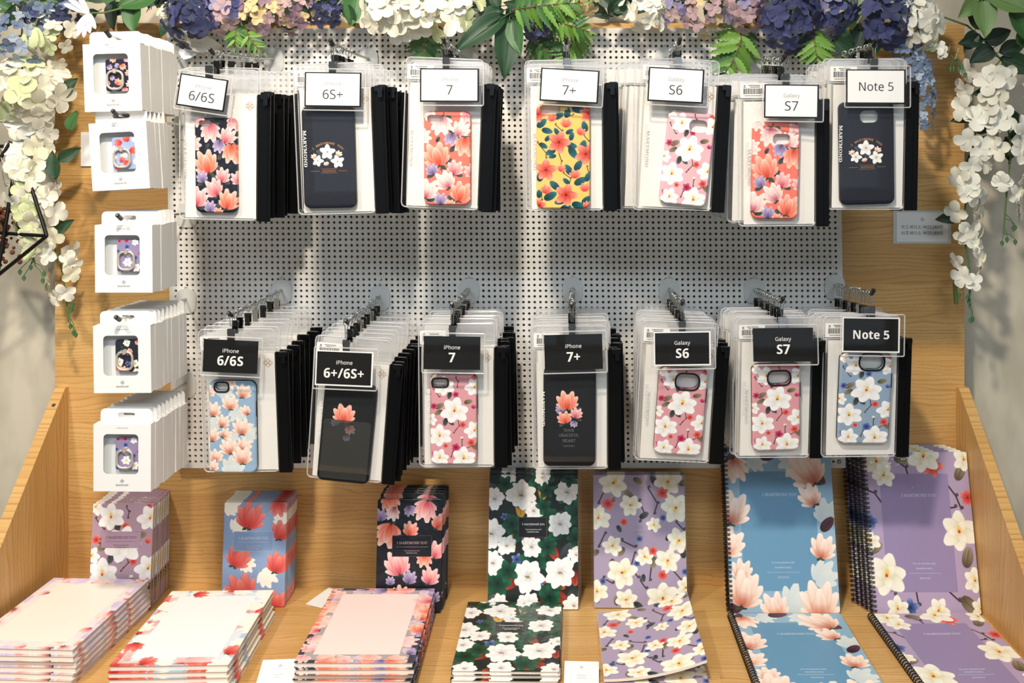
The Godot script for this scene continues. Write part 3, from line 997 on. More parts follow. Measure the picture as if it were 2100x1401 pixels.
# ---------------------------------------------------------------- boxed rings at the left
func ring_box(xf: Transform3D, label: String, group: String, art: Material, full: bool) -> void:
	var w := 0.0855
	var h := 0.1005
	var t := 0.0152
	var o := thing("ring_box", label, "box", xf, group)
	var win := rrect(0.052, 0.060, 0.006, 4, Vector2(-0.002, 0.0055))
	if full:
		if not S.has("box_open"):
			var b := MB.new()
			b.add(slab(w, h, 0.0008, 0.0, win))
			for q in [[-w / 2 + 0.0004, 0, 0.0008, h], [w / 2 - 0.0004, 0, 0.0008, h], [0, h / 2 - 0.0004, w, 0.0008], [0, -h / 2 + 0.0004, w, 0.0008]]:
				b.box(Vector3(q[0], q[1], -t / 2), Vector3(q[2], q[3], t))
			S.box_open = b.mesh()
			S.tray = slab(w - 0.002, h - 0.002, 0.001).mesh()
			b = MB.new()
			b.add(slab(0.051, 0.059, 0.0002, 0.006))
			S.box_pane = b.mesh()
		part("body", S.box_open, M.box_white, o)
		part("backing", S.tray, M.tray, o, at(Vector3(0, 0, -t + 0.0012)))
		part("window_film", S.box_pane, M.window, o, at(Vector3(-0.002, 0.0055, 0.0002)))
		var rp := part("ring_plate", slab(0.037, 0.048, 0.003, 0.004).mesh(), art, o, at(Vector3(0.0055, 0.004, -0.0095)))
		var b := MB.new()
		var p := PackedVector3Array()
		for q in rrect(0.0235, 0.0265, 0.0085, 4, Vector2(-0.004, -0.0075)):
			p.append(Vector3(q.x, q.y, 0.0055))
		b.tube(p, 0.0019, 8, true)
		b.tube(PackedVector3Array([Vector3(-0.004, 0.0058, 0.003), Vector3(-0.004, 0.0058, 0.0068), Vector3(-0.004, 0.0058, 0.0075)]), [0.0042, 0.0042, 0.003], 14)
		part("finger_ring", b.mesh(), M.brass, rp)
		letter("FLOWER SMART RING", 0.0013, M.ink_grey, o, Vector3(0, h * 0.445, 0.0009))
		part("emblem", emblem_mesh(), M.ink, o, Transform3D(Basis().scaled(Vector3(0.0034, 0.0034, 0.0034)), Vector3(0, -h * 0.345, 0.0009)))
		letter("MARYMOND", 0.0022, M.ink, o, Vector3(0, -h * 0.405, 0.0009), true)
	else:
		if not S.has("box_shut"):
			var b := MB.new()
			b.box(Vector3(0, 0, -t / 2 + 0.0004), Vector3(w, h, t))
			S.box_shut = b.mesh()
		part("body", S.box_shut, M.box_white, o)
	if not S.has("box_tab"):
		var b := MB.new()
		var out := PackedVector2Array()
		for q in rrect(0.078, 0.040, 0.007, 4):
			if q.y > -0.001:
				out.append(q)
		var slot := rrect(0.026, 0.0066, 0.0032, 4, Vector2(0, 0.0105))
		out = PackedVector2Array([Vector2(0.039, 0.0)]) + out + PackedVector2Array([Vector2(-0.039, 0.0)])
		for q in holed(out, slot):
			b.fill(q, 0.0008, w, h)
			b.fill(q, 0.0, w, h, true)
		b.wall(out, 0.0008, 0.0, w, h)
		b.wall(slot, 0.0008, 0.0, w, h, true)
		S.box_tab = b.mesh()
	part("hang_tab", S.box_tab, M.box_white, o, at(Vector3(0, h / 2 - 0.0005, -t + 0.0004)))

func make_boxes() -> void:
	var d := 0.272
	var nth := ["topmost", "second", "third", "fourth", "lowest"]
	var looks := ["navy flowered", "pale blue and red", "lilac and white", "dark mixed-flower", "lilac flowered"]
	var rows := [[231, 159, -1.5, 9, "ring_navy"], [245, 320, -3.0, 5, "ring_sky"], [254, 531, 0.0, 6, "ring_lilac"], [251, 737, -0.4, 9, "ring_mixed"], [251, 939, 0.5, 9, "ring_lilac"]]
	for i in 5:
		var r: Array = rows[i]
		var c := px(r[0], r[1], d)
		var tab := c + Vector3(0, 0.0605, 0)
		var tip := Vector3(c.x, tab.y + 0.001, d + 0.012)
		var bp := px(0, 0, BOARD_D)
		bp = Vector3(tip.x + 0.001, tip.y - 0.006, BOARD_D)
		var k := FOC / (EYE_D - BOARD_D)
		var base := Vector2(PPX + bp.x * k, PPY + (EYE_H - bp.y) * k)
		var kk := FOC / (EYE_D - tip.z)
		var tp := Vector2(PPX + tip.x * kk, PPY + (EYE_H - tip.y) * kk)
		var rod := hook(base, Vector3(tp.x, tp.y, tip.z if i < 4 else d - 0.03), "white hook carrying the %s stack of ring boxes" % nth[i], "hooks for ring boxes")
		for j in r[3]:
			var dd: float = d - 0.0158 * j
			var p := Vector3(c.x + rng.randf_range(-0.0006, 0.0006), c.y + rng.randf_range(-0.0012, 0.0006) - 0.0002 * j, dd)
			if j == 0:
				p = c
			ring_box(pose(p, r[2] + (rng.randf_range(-0.3, 0.3) if j else 0.0), 1.0, 0.0), ("white window box with a %s phone ring, front of the %s stack" % [looks[i], nth[i]]) if j == 0 else "%s white box from the front in the %s stack of ring boxes" % [NTH[j], nth[i]], "" if j == 0 else "boxes behind the front of the %s stack" % nth[i], M[r[4]], j == 0)

# ---------------------------------------------------------------- notebooks, pads and cards on the ledge
func cover_words(o: Node, w: float, h: float, z: float, style: String) -> void:
	match style:
		"title":
			letter("I MARYMOND YOU", h * 0.018, M.ink_pale, o, Vector3(0, h * 0.225, z), true)
			letter("You are precious and", h * 0.0105, M.ink_pale, o, Vector3(0, -h * 0.195, z), true)
			letter("beautiful today.", h * 0.0105, M.ink_pale, o, Vector3(0, -h * 0.225, z), true)
			letter("MAGNOLIA", h * 0.0095, M.ink_pale, o, Vector3(0, -h * 0.285, z), true)
			var b := MB.new()
			b.box(Vector3(0, -h * 0.255, z), Vector3(w * 0.3, 0.0004, 0.0002))
			part("rule", b.mesh(), M.ink_pale, o)
		"plum", "blue", "navy":
			var m: Material = {"plum": M.ink_plum, "blue": M.ink_pale, "navy": M.ink_rose}[style]
			var y: float = {"plum": 0.175, "blue": 0.155, "navy": 0.115}[style] * h
			var x: float = {"plum": -0.01, "blue": -0.02, "navy": 0.045}[style] * w
			letter("I MARYMOND YOU", 0.0040, m, o, Vector3(x, y, z), true)
			letter("You are precious and", 0.0018, m, o, Vector3(x, y - 0.0125, z), true)
			letter("beautiful today.", 0.0018, m, o, Vector3(x, y - 0.0162, z), true)
			var b := MB.new()
			b.box(Vector3(x, y - 0.0065, z), Vector3(w * 0.5, 0.0003, 0.0002))
			part("rule", b.mesh(), m, o)
		"garden":
			letter("I marymond you", 0.0034, M.ink_white, o, Vector3(0, h * 0.128, z), true)
			letter("You are precious and", 0.0019, M.ink_white, o, Vector3(0, h * 0.088, z), true)
			letter("beautiful today.", 0.0019, M.ink_white, o, Vector3(0, h * 0.070, z), true)
		"heart":
			letter("Your", 0.0040, M.ink_grey, o, Vector3(0, h * 0.10, z), true)
			letter("Graceful", 0.0040, M.ink_grey, o, Vector3(0, h * 0.065, z), true)
			letter("Heart", 0.0040, M.ink_grey, o, Vector3(0, h * 0.03, z), true)

# a book whose lower edge middle is the origin; front cover towards +z
func book(xf: Transform3D, w: float, h: float, t: float, cover: Material, label: String, category: String, group: String, style := "", coil := false, wrapped := true, edge: Material = null) -> Node3D:
	var o := thing("notebook" if category == "notebook" else "desk_pad", label, category, xf, group)
	var key := "cover %.4f %.4f" % [w, h]
	if not S.has(key):
		S[key] = slab(w, h, 0.0007, 0.0022, PackedVector2Array(), 3).mesh()
	var c := Vector3(0, h / 2, 0)
	part("front_cover", S[key], cover, o, at(c + Vector3(0, 0, t / 2 - 0.0007)))
	part("back_cover", S[key], cover, o, at(c + Vector3(0, 0, -t / 2)))
	key = "pages %.4f %.4f %.4f" % [w, h, t]
	if not S.has(key):
		var b := MB.new()
		b.box(Vector3.ZERO, Vector3(w - 0.003, h - 0.003, t - 0.0016))
		S[key] = b.mesh()
	part("pages", S[key], edge if edge else M.pages, o, at(c))
	if style:
		cover_words(o.get_child(0), w, h, 0.0008, style)
	if coil:
		var b := MB.new()
		var n := int(h / 0.0072)
		for k in n:
			var y := -h / 2 + (k + 0.5) * h / n
			var p := PackedVector3Array()
			for s in 10:
				var a := TAU * s / 10.0
				p.append(Vector3(-w / 2 - 0.0005 + cos(a) * 0.0058, y + 0.0006 * sin(a), sin(a) * (t / 2 + 0.0022)))
			b.tube(p, 0.0007, 5, true)
			p = PackedVector3Array()
			for s in 10:
				var a := TAU * s / 10.0
				p.append(Vector3(-w / 2 - 0.0005 + cos(a) * 0.0058, y + 0.0022 + 0.0006 * sin(a), sin(a) * (t / 2 + 0.0022)))
			b.tube(p, 0.0007, 5, true)
		part("wire_binding", b.mesh(), M.coil, o, at(c))
	if wrapped:
		key = "wrap %.4f %.4f %.4f %s" % [w, h, t, coil]
		if not S.has(key):
			var b := MB.new()
			var p := PackedVector3Array()
			for r in 7:
				for q in 5:
					var x: float = [-w / 2 - 0.005, -w / 2, 0.0, w / 2, w / 2 + 0.006][q]
					var y: float = [h / 2 + 0.005, h / 2, h / 4, 0.0, -h / 4, -h / 2 + 0.001, -h / 2 - 0.001][r]
					var edge_z := 0.0 if q == 0 or q == 4 or r == 0 or r == 6 else 1.0
					p.append(Vector3(x, y, lerpf(-t * 0.3, t / 2 + (0.0034 if coil else 0.0012), edge_z)))
			b.grid(p, 7, 5)
			S[key] = b.mesh()
		part("plastic_wrap", S[key], M.wrap, o, at(c))
	return o

func standing(x0: float, x1: float, d: float, h: float, t: float, n: int, step: float, lean: float, cover: Material, look: String, style: String, coil := false, drift := 0.0, edge: Material = null, rise := 0.0) -> void:
	var w := x1 - x0
	for k in n:
		var j := rng.randf_range(-0.0015, 0.0015) if k else 0.0
		var p := Vector3((x0 + x1) / 2 + drift * k + j, LEDGE + t * 0.5 * sin(deg_to_rad(lean)) + 0.0005, d - step * k)
		book(pose(p, 0.0, -lean, 0.0), w, h + (rise if k else 0.0), t, cover, ("%s, front of its standing row" % look) if k == 0 else ("%s, %s from the front of its standing row" % [look, NTH[k]]), "notebook", "" if k == 0 else "copies of the %s standing behind" % look, style if k == 0 else "", coil, k < 3, edge)

func lying(centre: Vector3, w: float, h: float, t: float, n: int, cover: Material, look: String, style: String, yaw: float, coil := false, category := "notebook", edge: Material = null) -> void:
	for k in n:
		var y := LEDGE + t * (n - k - 0.5) * 1.06 + 0.0004
		var j := Vector3(rng.randf_range(-0.003, 0.003), 0, rng.randf_range(-0.003, 0.003)) if k else Vector3.ZERO
		var a := yaw + (rng.randf_range(-1.2, 1.2) if k else 0.0)
		var xf := Transform3D(Basis(Vector3.UP, deg_to_rad(a)) * Basis(Vector3.RIGHT, -PI / 2), Vector3(centre.x, y, centre.z) + j)
		xf.origin += xf.basis * Vector3(0, -h / 2, 0)
		book(xf, w, h, t, cover, ("%s, lying on top" % look) if k == 0 else ("%s, %s from the top of its pile" % [look, NTH[k]]), category, "" if k == 0 else "lower copies of the %s" % look, style if k == 0 else "", coil, k == 0 and not coil and category == "notebook", edge)

func make_books() -> void:
	standing(-0.790, -0.688, 0.086, 0.170, 0.0095, 7, 0.0118, 6.0, M.cover_plum, "small plum notebook with white blossoms", "plum", false, 0.0, M.kraft)
	standing(-0.570, -0.464, 0.080, 0.170, 0.0095, 6, 0.0118, 6.0, M.cover_blue, "small blue notebook with red magnolias", "blue", false, 0.0, M.kraft)
	standing(-0.307, -0.199, 0.102, 0.181, 0.0105, 5, 0.0125, 7.0, M.cover_navy, "small navy notebook with pink magnolias", "navy", false, 0.001, null, 0.006)
	standing(-0.122, 0.029, 0.092, 0.215, 0.007, 5, 0.0085, 12.0, M.cover_garden, "white and green flowered notebook", "garden", false, 0.0, null, 0.004)
	standing(0.056, 0.212, 0.086, 0.213, 0.006, 3, 0.0085, 12.0, M.cover_lilac, "lilac notebook with cream blossoms", "heart", false, 0.001)
	standing(0.281, 0.462, 0.106, 0.257, 0.0075, 4, 0.0105, 14.0, M.cover_azure, "large blue wire-bound notebook with magnolias", "title", true, 0.0015)
	standing(0.518, 0.694, 0.110, 0.257, 0.0075, 5, 0.0105, 14.0, M.cover_violet, "large purple wire-bound notebook with cream blossoms", "title", true, -0.005)
	lying(Vector3(-0.772, 0, 0.212), 0.163, 0.238, 0.0082, 6, M.pad_cream, "cream desk pad with lilac flowered margin", "", -2.5, false, "desk pad", M.pages)
	lying(Vector3(-0.552, 0, 0.240), 0.166, 0.242, 0.0082, 5, M.pad_white, "white desk pad with red flowered margin", "", 1.5, false, "desk pad", M.pages)
	lying(Vector3(-0.292, 0, 0.232), 0.168, 0.242, 0.0082, 5, M.pad_pink, "pink desk pad with dark flowered margin", "", 0.0, false, "desk pad", M.pages)
	lying(Vector3(-0.078, 0, 0.218), 0.155, 0.222, 0.006, 3, M.cover_garden, "white and green flowered notebook", "garden", -1.0)
	lying(Vector3(0.368, 0, 0.254), 0.178, 0.257, 0.0085, 1, M.cover_azure, "large blue wire-bound notebook with magnolias", "title", 0.0, true)
	lying(Vector3(0.598, 0, 0.254), 0.176, 0.257, 0.0085, 1, M.cover_violet, "large purple wire-bound notebook with cream blossoms", "title", 1.0, true)
	# the bent booklet: its free side curls up off the one below
	var w := 0.149
	var h := 0.21
	lying(Vector3(0.138, 0, 0.228), w, h, 0.004, 1, M.cover_lilac, "lilac notebook with cream blossoms, under the curled one", "", -0.5)
	var b := MB.new()
	var p := PackedVector3Array()
	var q := PackedVector3Array()
	for r in 5:
		for c in 9:
			var u := c / 8.0
			var z := r / 4.0
			var lift := 0.030 * u * u * (1.15 - 0.25 * z)
			p.append(Vector3(w * (u - 0.5) * 0.985, 0.0052 + lift, h * (z - 0.5)))
			q.append(Vector3(w * (u - 0.5) * 0.985, 0.0012 + lift, h * (z - 0.5)))
	b.grid(p, 5, 9)
	var o := thing("notebook", "lilac notebook with cream blossoms whose free side curls up", "notebook", pose(Vector3(0.1345, LEDGE + 0.0047, 0.228), 0, 0, 0.5))
	part("front_cover", b.mesh(), M.cover_lilac, o)
	b = MB.new()
	b.grid(q, 5, 9)
	for k in 8:
		b.quad(p[36 + k], p[37 + k], q[37 + k], q[36 + k])
	for k in 4:
		b.quad(p[k * 9 + 8], p[k * 9 + 17], q[k * 9 + 17], q[k * 9 + 8])
	part("pages", b.mesh(), M.pages, o)
	make_price_cards()

# Hangul drawn stroke by stroke in a unit square: lines as x, y pairs
const JAMO := {
	"하": [[0.28, 0.95, 0.28, 0.82], [0.08, 0.76, 0.50, 0.76], [0.29, 0.60, 0.44, 0.52, 0.44, 0.30, 0.29, 0.20, 0.14, 0.30, 0.14, 0.52, 0.29, 0.60], [0.74, 1.0, 0.74, 0.0], [0.74, 0.52, 0.95, 0.52]],
	"드": [[0.85, 0.88, 0.2, 0.88, 0.2, 0.45, 0.85, 0.45], [0.05, 0.12, 0.95, 0.12]],
	"케": [[0.06, 0.82, 0.42, 0.82, 0.40, 0.45, 0.08, 0.12], [0.08, 0.52, 0.40, 0.52], [0.48, 0.52, 0.66, 0.52], [0.66, 0.96, 0.66, 0.05], [0.88, 1.0, 0.88, 0.0]],
	"이": [[0.32, 0.85, 0.52, 0.70, 0.52, 0.32, 0.32, 0.18, 0.12, 0.32, 0.12, 0.70, 0.32, 0.85], [0.82, 1.0, 0.82, 0.0]],
	"스": [[0.5, 0.92, 0.48, 0.72, 0.14, 0.40], [0.48, 0.72, 0.86, 0.40], [0.05, 0.12, 0.95, 0.12]],
	"터": [[0.56, 0.85, 0.14, 0.85, 0.14, 0.18, 0.58, 0.18], [0.14, 0.52, 0.52, 0.52], [0.62, 0.55, 0.84, 0.55], [0.84, 1.0, 0.84, 0.0]],
	"프": [[0.1, 0.90, 0.9, 0.90], [0.34, 0.90, 0.34, 0.45], [0.66, 0.90, 0.66, 0.45], [0.1, 0.45, 0.9, 0.45], [0.05, 0.12, 0.95, 0.12]],
	"원": [[0.34, 0.98, 0.52, 0.88, 0.52, 0.72, 0.34, 0.62, 0.16, 0.72, 0.16, 0.88, 0.34, 0.98], [0.04, 0.48, 0.66, 0.48], [0.36, 0.48, 0.36, 0.26], [0.84, 1.0, 0.84, 0.20], [0.60, 0.36, 0.84, 0.36], [0.18, 0.24, 0.18, 0.04, 0.88, 0.04]],
	"₩": [[0.0, 0.9, 0.25, 0.1, 0.5, 0.9, 0.75, 0.1, 1.0, 0.9], [0.0, 0.62, 1.0, 0.62], [0.0, 0.42, 1.0, 0.42]],
}

func hangul(s: String, size: float, m: Material, parent: Node, p: Vector3) -> void:
	var b := MB.new()
	var x := 0.0
	for ch in s:
		if JAMO.has(ch):
			for l in JAMO[ch]:
				var q := PackedVector3Array()
				for k in range(0, l.size(), 2):
					q.append(Vector3((x + l[k] * 0.88) * size, l[k + 1] * size * 0.95, 0))
				b.tube(q, size * 0.042, 4)
			x += 1.0
		elif ch == " ":
			x += 0.4
		else:
			var t := text_mesh(ch, size * 0.80)
			part("digit", t, m, parent, at(p + Vector3((x + 0.26) * size, size * 0.43, 0)))
			x += 0.30 if ch == "," else 0.54
	part("lettering", b.mesh(), m, parent, at(p))

func price_card(xf: Transform3D, w: float, h: float, label: String, lines: Array, k := 1.0) -> Node3D:
	var o := thing("price_card", label, "price card", xf)
	part("card", slab(w, h, 0.0012, 0.0008).mesh(), M.card_white, o)
	if k > 0.0:
		part("emblem", emblem_mesh(), M.ink_grey, o, Transform3D(Basis().scaled(Vector3(0.0042, 0.0042, 0.0042) * k), Vector3(0, h * 0.26, 0.0013)))
	var y := -h * 0.06
	for l in lines:
		if l is String:
			var n := 0.0
			for ch in l:
				n += 1.0 if JAMO.has(ch) else 0.4 if ch == " " else 0.30 if ch == "," else 0.54
			var size := 0.0072 * k
			hangul(l, size, M.ink, o, Vector3(-n * size / 2, y, 0.0013))
			y -= size * 1.45
		else:   # print too small to read: a row of faint marks
			var b := MB.new()
			for m in l:
				b.box(Vector3(m * 0.0036 * k, y, 0.0013), Vector3(0.0026 * k, 0.0030 * k, 0.0001))
			part("fine_print", b.mesh(), M.ink_faint, o)
			y -= 0.0062 * k
	return o

func make_price_cards() -> void:
	var c := px(1892, 466, 0.004)
	var o := price_card(at(c + Vector3(0, 0, -0.002)), px_len(106, 0.004), px_len(61, 0.004), "white price card with two printed prices on the pine panel at right", ["하드케이스 ₩23,000원", "터프케이스 ₩25,000원"])
	part("sleeve", slab(px_len(119, 0.004), px_len(69, 0.004), 0.0006, 0.002).mesh(), M.hook_plate, o, at(Vector3(0, 0, -0.0008)))
	c = px(178, 306, 0.004)
	o = price_card(at(Vector3(c.x + 0.02, c.y, 0.002)), 0.062, 0.060, "white price card half hidden behind the second stack of ring boxes", [[-4, -3]], 0.8)
	price_card(Transform3D(Basis(Vector3.RIGHT, -1.25) * Basis(Vector3.BACK, 0.05), Vector3(-0.408, LEDGE + 0.0085, 0.315)), 0.056, 0.050, "small white price card lying between the white and pink desk pads", [[-2, -1, 0, 1, 2], [-1, 0, 1]], 0.8)
	price_card(Transform3D(Basis(Vector3.RIGHT, -1.25) * Basis(Vector3.BACK, -0.03), Vector3(0.030, LEDGE + 0.0085, 0.318)), 0.050, 0.046, "small white price card lying beside the curled lilac notebook", [[-2, -1, 0, 1, 2], [-2, -1, 0, 1, 2]], 0.75)
	price_card(Transform3D(Basis(Vector3.UP, -0.45) * Basis(Vector3.RIGHT, -1.5), Vector3(-0.402, LEDGE + 0.0030, 0.055)), 0.034, 0.060, "blank white card tucked behind the pink desk pads", [], 0.0)

# ---------------------------------------------------------------- flowers and leaves
# one cupped petal along +y from the origin, face towards +z
func petal_grid(b: MB, xf: Transform3D, ln: float, wd: float, cup: float, curl: float, blunt := 0.6) -> void:
	var p := PackedVector3Array()
	for r in 6:
		var th := PI * lerpf(0.94, 0.06, r / 5.0)
		var u := (1.0 - cos(th)) * 0.5
		var hw := wd * 0.5 * sin(th) * lerpf(blunt * 1.3, 1.08, u)
		for c in 4:
			var s := c / 1.5 - 1.0
			p.append(xf * Vector3(s * hw, u * ln, cup * ln * u * (1.0 - u) * 2.0 + curl * ln * u * u + absf(s) * hw * 0.25 + 0.05 * ln * sin(s * 3.0 + ln * 900.0) * u))
	b.grid(p, 6, 4)

func floret_mesh(key: String, n: int, r: float, wide: float, cup: float, curl: float, blunt := 0.6) -> ArrayMesh:
	if not S.has(key):
		var b := MB.new()
		for k in n:
			petal_grid(b, Transform3D(Basis(Vector3.BACK, TAU * k / n + 0.12 * sin(k * 2.3)), Vector3(0, 0, 0.0008 * (k % 2))), r * (1.0 + 0.08 * sin(k * 1.7)), r * wide, cup, curl, blunt)
		S[key] = b.mesh()
	return S[key]

func facing(p: Vector3, out: Vector3, roll: float, k := 1.0) -> Transform3D:
	var z := out.normalized()
	var x := Vector3.UP.cross(z)
	x = x.normalized() if x.length() > 0.05 else Vector3.RIGHT
	return Transform3D((Basis(x, z.cross(x), z) * Basis(Vector3.BACK, roll)).scaled_local(Vector3(k, k, k)), p)

# a round head of small flowers seen from the front; place in pixels
func flower_head(x: float, y: float, d: float, r_px: float, n: int, floret_px: float, mats: Array, label: String, called := "hydrangea_head", group := "", squash := 1.0, petals := 4) -> void:
	var c := px(x, y, d)
	var r := px_len(r_px, d)
	var o := thing(called, label, "flower", at(c), group)
	var f := floret_mesh("floret %d %.0f" % [petals, floret_px], petals, px_len(floret_px, d), 0.92, 0.10, 0.10)
	for k in n:
		# spread over the front half of a flattened ball
		var t := (k + 0.5) / n
		var g := k * 2.39996
		var rad := sqrt(t)
		var v := Vector3(cos(g) * rad, sin(g) * rad * squash, sqrt(maxf(1.0 - rad * rad, 0.0)) * 0.6)
		v += Vector3(rng.randf_range(-0.1, 0.1), rng.randf_range(-0.1, 0.1), rng.randf_range(-0.1, 0.12))
		part("floret", f, M[mats[rng.randi() % mats.size()]], o, facing(v * r, Vector3(v.x * 1.1 + rng.randf_range(-0.35, 0.35), v.y * 1.1 + rng.randf_range(-0.35, 0.35), maxf(v.z, 0.25) + 0.25), rng.randf() * TAU, rng.randf_range(0.8, 1.15)))
	var b := MB.new()
	b.tube(PackedVector3Array([Vector3(0, 0, r * 0.3), Vector3(0, r * 0.1, -r * 0.2), Vector3(rng.randf_range(-0.3, 0.3) * r, r * 0.5, -r * 0.5)]), 0.0018, 6)
	part("stem", b.mesh(), M.stem, o)

# a hanging spray: flowers along a bent stem, buds at its end
func spray(path_px: Array, d: float, n: int, floret_px: float, spread_px: float, mats: Array, label: String, buds := true, taper := 0.55, leaves := 0) -> void:
	var pts := PackedVector3Array()
	for q in path_px:
		pts.append(px(q[0], q[1], d))
	var o := thing("hanging_flower_spray", label, "flower", at(pts[0]))
	var cv := Curve3D.new()
	for i in pts.size():
		var tan := (pts[mini(i + 1, pts.size() - 1)] - pts[maxi(i - 1, 0)]) / 6.0
		cv.add_point(pts[i] - pts[0], -tan, tan)
	var ln := cv.get_baked_length()
	var path := PackedVector3Array()
	for i in 17:
		path.append(cv.sample_baked(ln * i / 16.0))
	var b := MB.new()
	b.tube(path, 0.0014, 6)
	part("stem", b.mesh(), M.stem, o)
	var f := floret_mesh("spray %.0f" % floret_px, 4, px_len(floret_px, d), 0.98, 0.16, 0.05, 0.55)
	var stop := 0.90 if buds else 1.0
	for k in n:
		var t := stop * (k + rng.randf() * 0.6) / n
		var c := cv.sample_baked(ln * t)
		var w := px_len(spread_px, d) * lerpf(1.0, taper, t)
		var g := rng.randf_range(-0.95, 0.95) * PI / 2
		var out := Vector3(sin(g), rng.randf_range(-0.5, 0.25), cos(g) * 0.8 + 0.2)
		part("floret", f, M[mats[rng.randi() % mats.size()]], o, facing(c + Vector3(sin(g) * w, rng.randf_range(-0.2, 0.2) * w, cos(g) * w * 0.55), out, rng.randf() * TAU, rng.randf_range(0.8, 1.1) * lerpf(1.0, 0.72, t)))
	if buds:
		for k in 5:
			b = MB.new()
			var c := cv.sample_baked(ln * (0.88 + 0.03 * k))
			var e := c + Vector3(rng.randf_range(-0.02, 0.02), rng.randf_range(-0.03, -0.008), rng.randf_range(0, 0.008))
			b.tube(PackedVector3Array([c, c.lerp(e, 0.5) + Vector3(0.002, 0.002, 0), e]), 0.0007, 5)
			b.tube(PackedVector3Array([e, e + Vector3(0, -0.003, 0), e + Vector3(0, -0.006, 0), e + Vector3(0, -0.010, 0)]), [0.0008, 0.0032, 0.0028, 0.0004], 7)
			part("bud", b.mesh(), M.bud, o)
	for k in leaves:
		var c := cv.sample_baked(ln * (0.1 + 0.6 * k / maxf(leaves, 1)))
		part("leaf", leaf_mesh(1.0, 0.5), M.leaf_dark, o, leaf_pose(c + Vector3(0, 0, -0.006), rng.randf_range(-120, 120), 0.045, rng.randf_range(-20, 20)))

func leaf_mesh(ln := 1.0, wd := 0.5, tip := 0.75) -> ArrayMesh:
	var key := "leaf %.2f %.2f" % [wd, tip]
	if not S.has(key):
		var b := MB.new()
		var p := PackedVector3Array()
		for r in 9:
			var u := 1.0 - r / 8.0
			var hw := wd * 0.5 * pow(maxf(sin(PI * pow(u, tip)), 0.0), 0.85)
			for c in 5:
				var s := c / 2.0 - 1.0
				p.append(Vector3(s * hw, u * ln, -0.16 * u * u + absf(s) * hw * 0.35 - (0.02 if c == 2 else 0.0) + 0.02 * sin(u * 9.0) * absf(s)))
		b.grid(p, 9, 5)
		b.tube(PackedVector3Array([Vector3(0, -0.16, 0), Vector3(0, 0, 0), Vector3(0, 0.45, -0.04), Vector3(0, 0.9, -0.14)]), [0.012, 0.014, 0.01, 0.004], 5)
		S[key] = b.mesh()
	return S[key]

# turn in degrees clockwise from straight up; size in metres
func leaf_pose(p: Vector3, turn: float, size: float, tip_out := 0.0, side := 0.0) -> Transform3D:
	var bs := Basis(Vector3.BACK, deg_to_rad(-turn)) * Basis(Vector3.RIGHT, deg_to_rad(tip_out)) * Basis(Vector3.UP, deg_to_rad(side))
	return Transform3D(bs.scaled_local(Vector3(size, size, size)), p)

# leaves: [x, y of the foot, turn, length, width share, tip out, material]
func sprig(label: String, d: float, leaves: Array, stem := []) -> void:
	var o := thing("leaf_sprig", label, "leaves", at(px(leaves[0][0], leaves[0][1], d)))
	for l in leaves:
		part("leaf", leaf_mesh(1.0, l[4]), M[l[6]], o, leaf_pose(px(l[0], l[1], d) - o.position + Vector3(0, 0, rng.randf_range(-0.004, 0.008)), l[2], px_len(l[3], d), l[5], rng.randf_range(-18, 18)))
	if stem.size() > 1:
		var p := PackedVector3Array()
		for q in stem:
			p.append(px(q[0], q[1], d) - o.position + Vector3(0, 0, -0.003))
		var b := MB.new()
		b.tube(p, 0.0016, 6)
		part("stem", b.mesh(), M.stem, o)

func pinna_mesh() -> ArrayMesh:
	if not S.has("pinna"):
		var b := MB.new()
		var rows := 15
		var p := PackedVector3Array()
		for r in rows:
			var u := 1.0 - r / (rows - 1.0)
			var hw := 0.15 * pow(maxf(sin(PI * pow(u * 0.97 + 0.015, 0.62)), 0.0), 0.9) * (1.0 if r % 2 else 0.68)
			for c in 3:
				var s := c - 1.0
				p.append(Vector3(s * hw, u + (0.05 if r % 2 and c != 1 else 0.0), -0.12 * u * u + absf(s) * 0.03))
		b.grid(p, rows, 3)
		S.pinna = b.mesh()
	return S.pinna

func fern(foot: Vector2, tip: Vector2, d: float, wide_px: float, pairs: int, m: String, label: String, bend := 0.0) -> void:
	var a := px(foot.x, foot.y, d)
	var t := px(tip.x, tip.y, d + 0.02) - a
	var o := thing("fern_frond", label, "fern", at(a), "fern fronds in the garland")
	var side := Vector3(-t.y, t.x, 0).normalized()
	var path := PackedVector3Array()
	for k in 11:
		var u := k / 10.0
		path.append(t * u + side * sin(PI * u) * bend * t.length() + Vector3(0, 0, 0.014 * sin(PI * u)))
	var b := MB.new()
	b.tube(path, 0.0010, 5)
	part("midrib", b.mesh(), M.twig, o)
	var dir := rad_to_deg(atan2(t.x, t.y))
	var w := px_len(wide_px, d)
	for k in pairs:
		var u := 0.06 + 0.90 * k / pairs
		var f := u * 10.0
		var c := path[int(f)].lerp(path[mini(int(f) + 1, 10)], f - int(f))
		var ln := w * 0.5 * pow(sin(PI * (0.20 + 0.76 * pow(u, 0.9))), 0.8) * 1.05
		for s in [-1, 1]:
			part("leaflet", pinna_mesh(), M[m] if rng.randf() < 0.75 else M.fern_dark, o, leaf_pose(c, dir + s * lerpf(72, 40, u) + rng.randf_range(-6, 6), ln, rng.randf_range(-25, 15), rng.randf_range(-25, 25)))
	part("leaflet", pinna_mesh(), M[m], o, leaf_pose(path[10], dir, w * 0.2, 0.0))

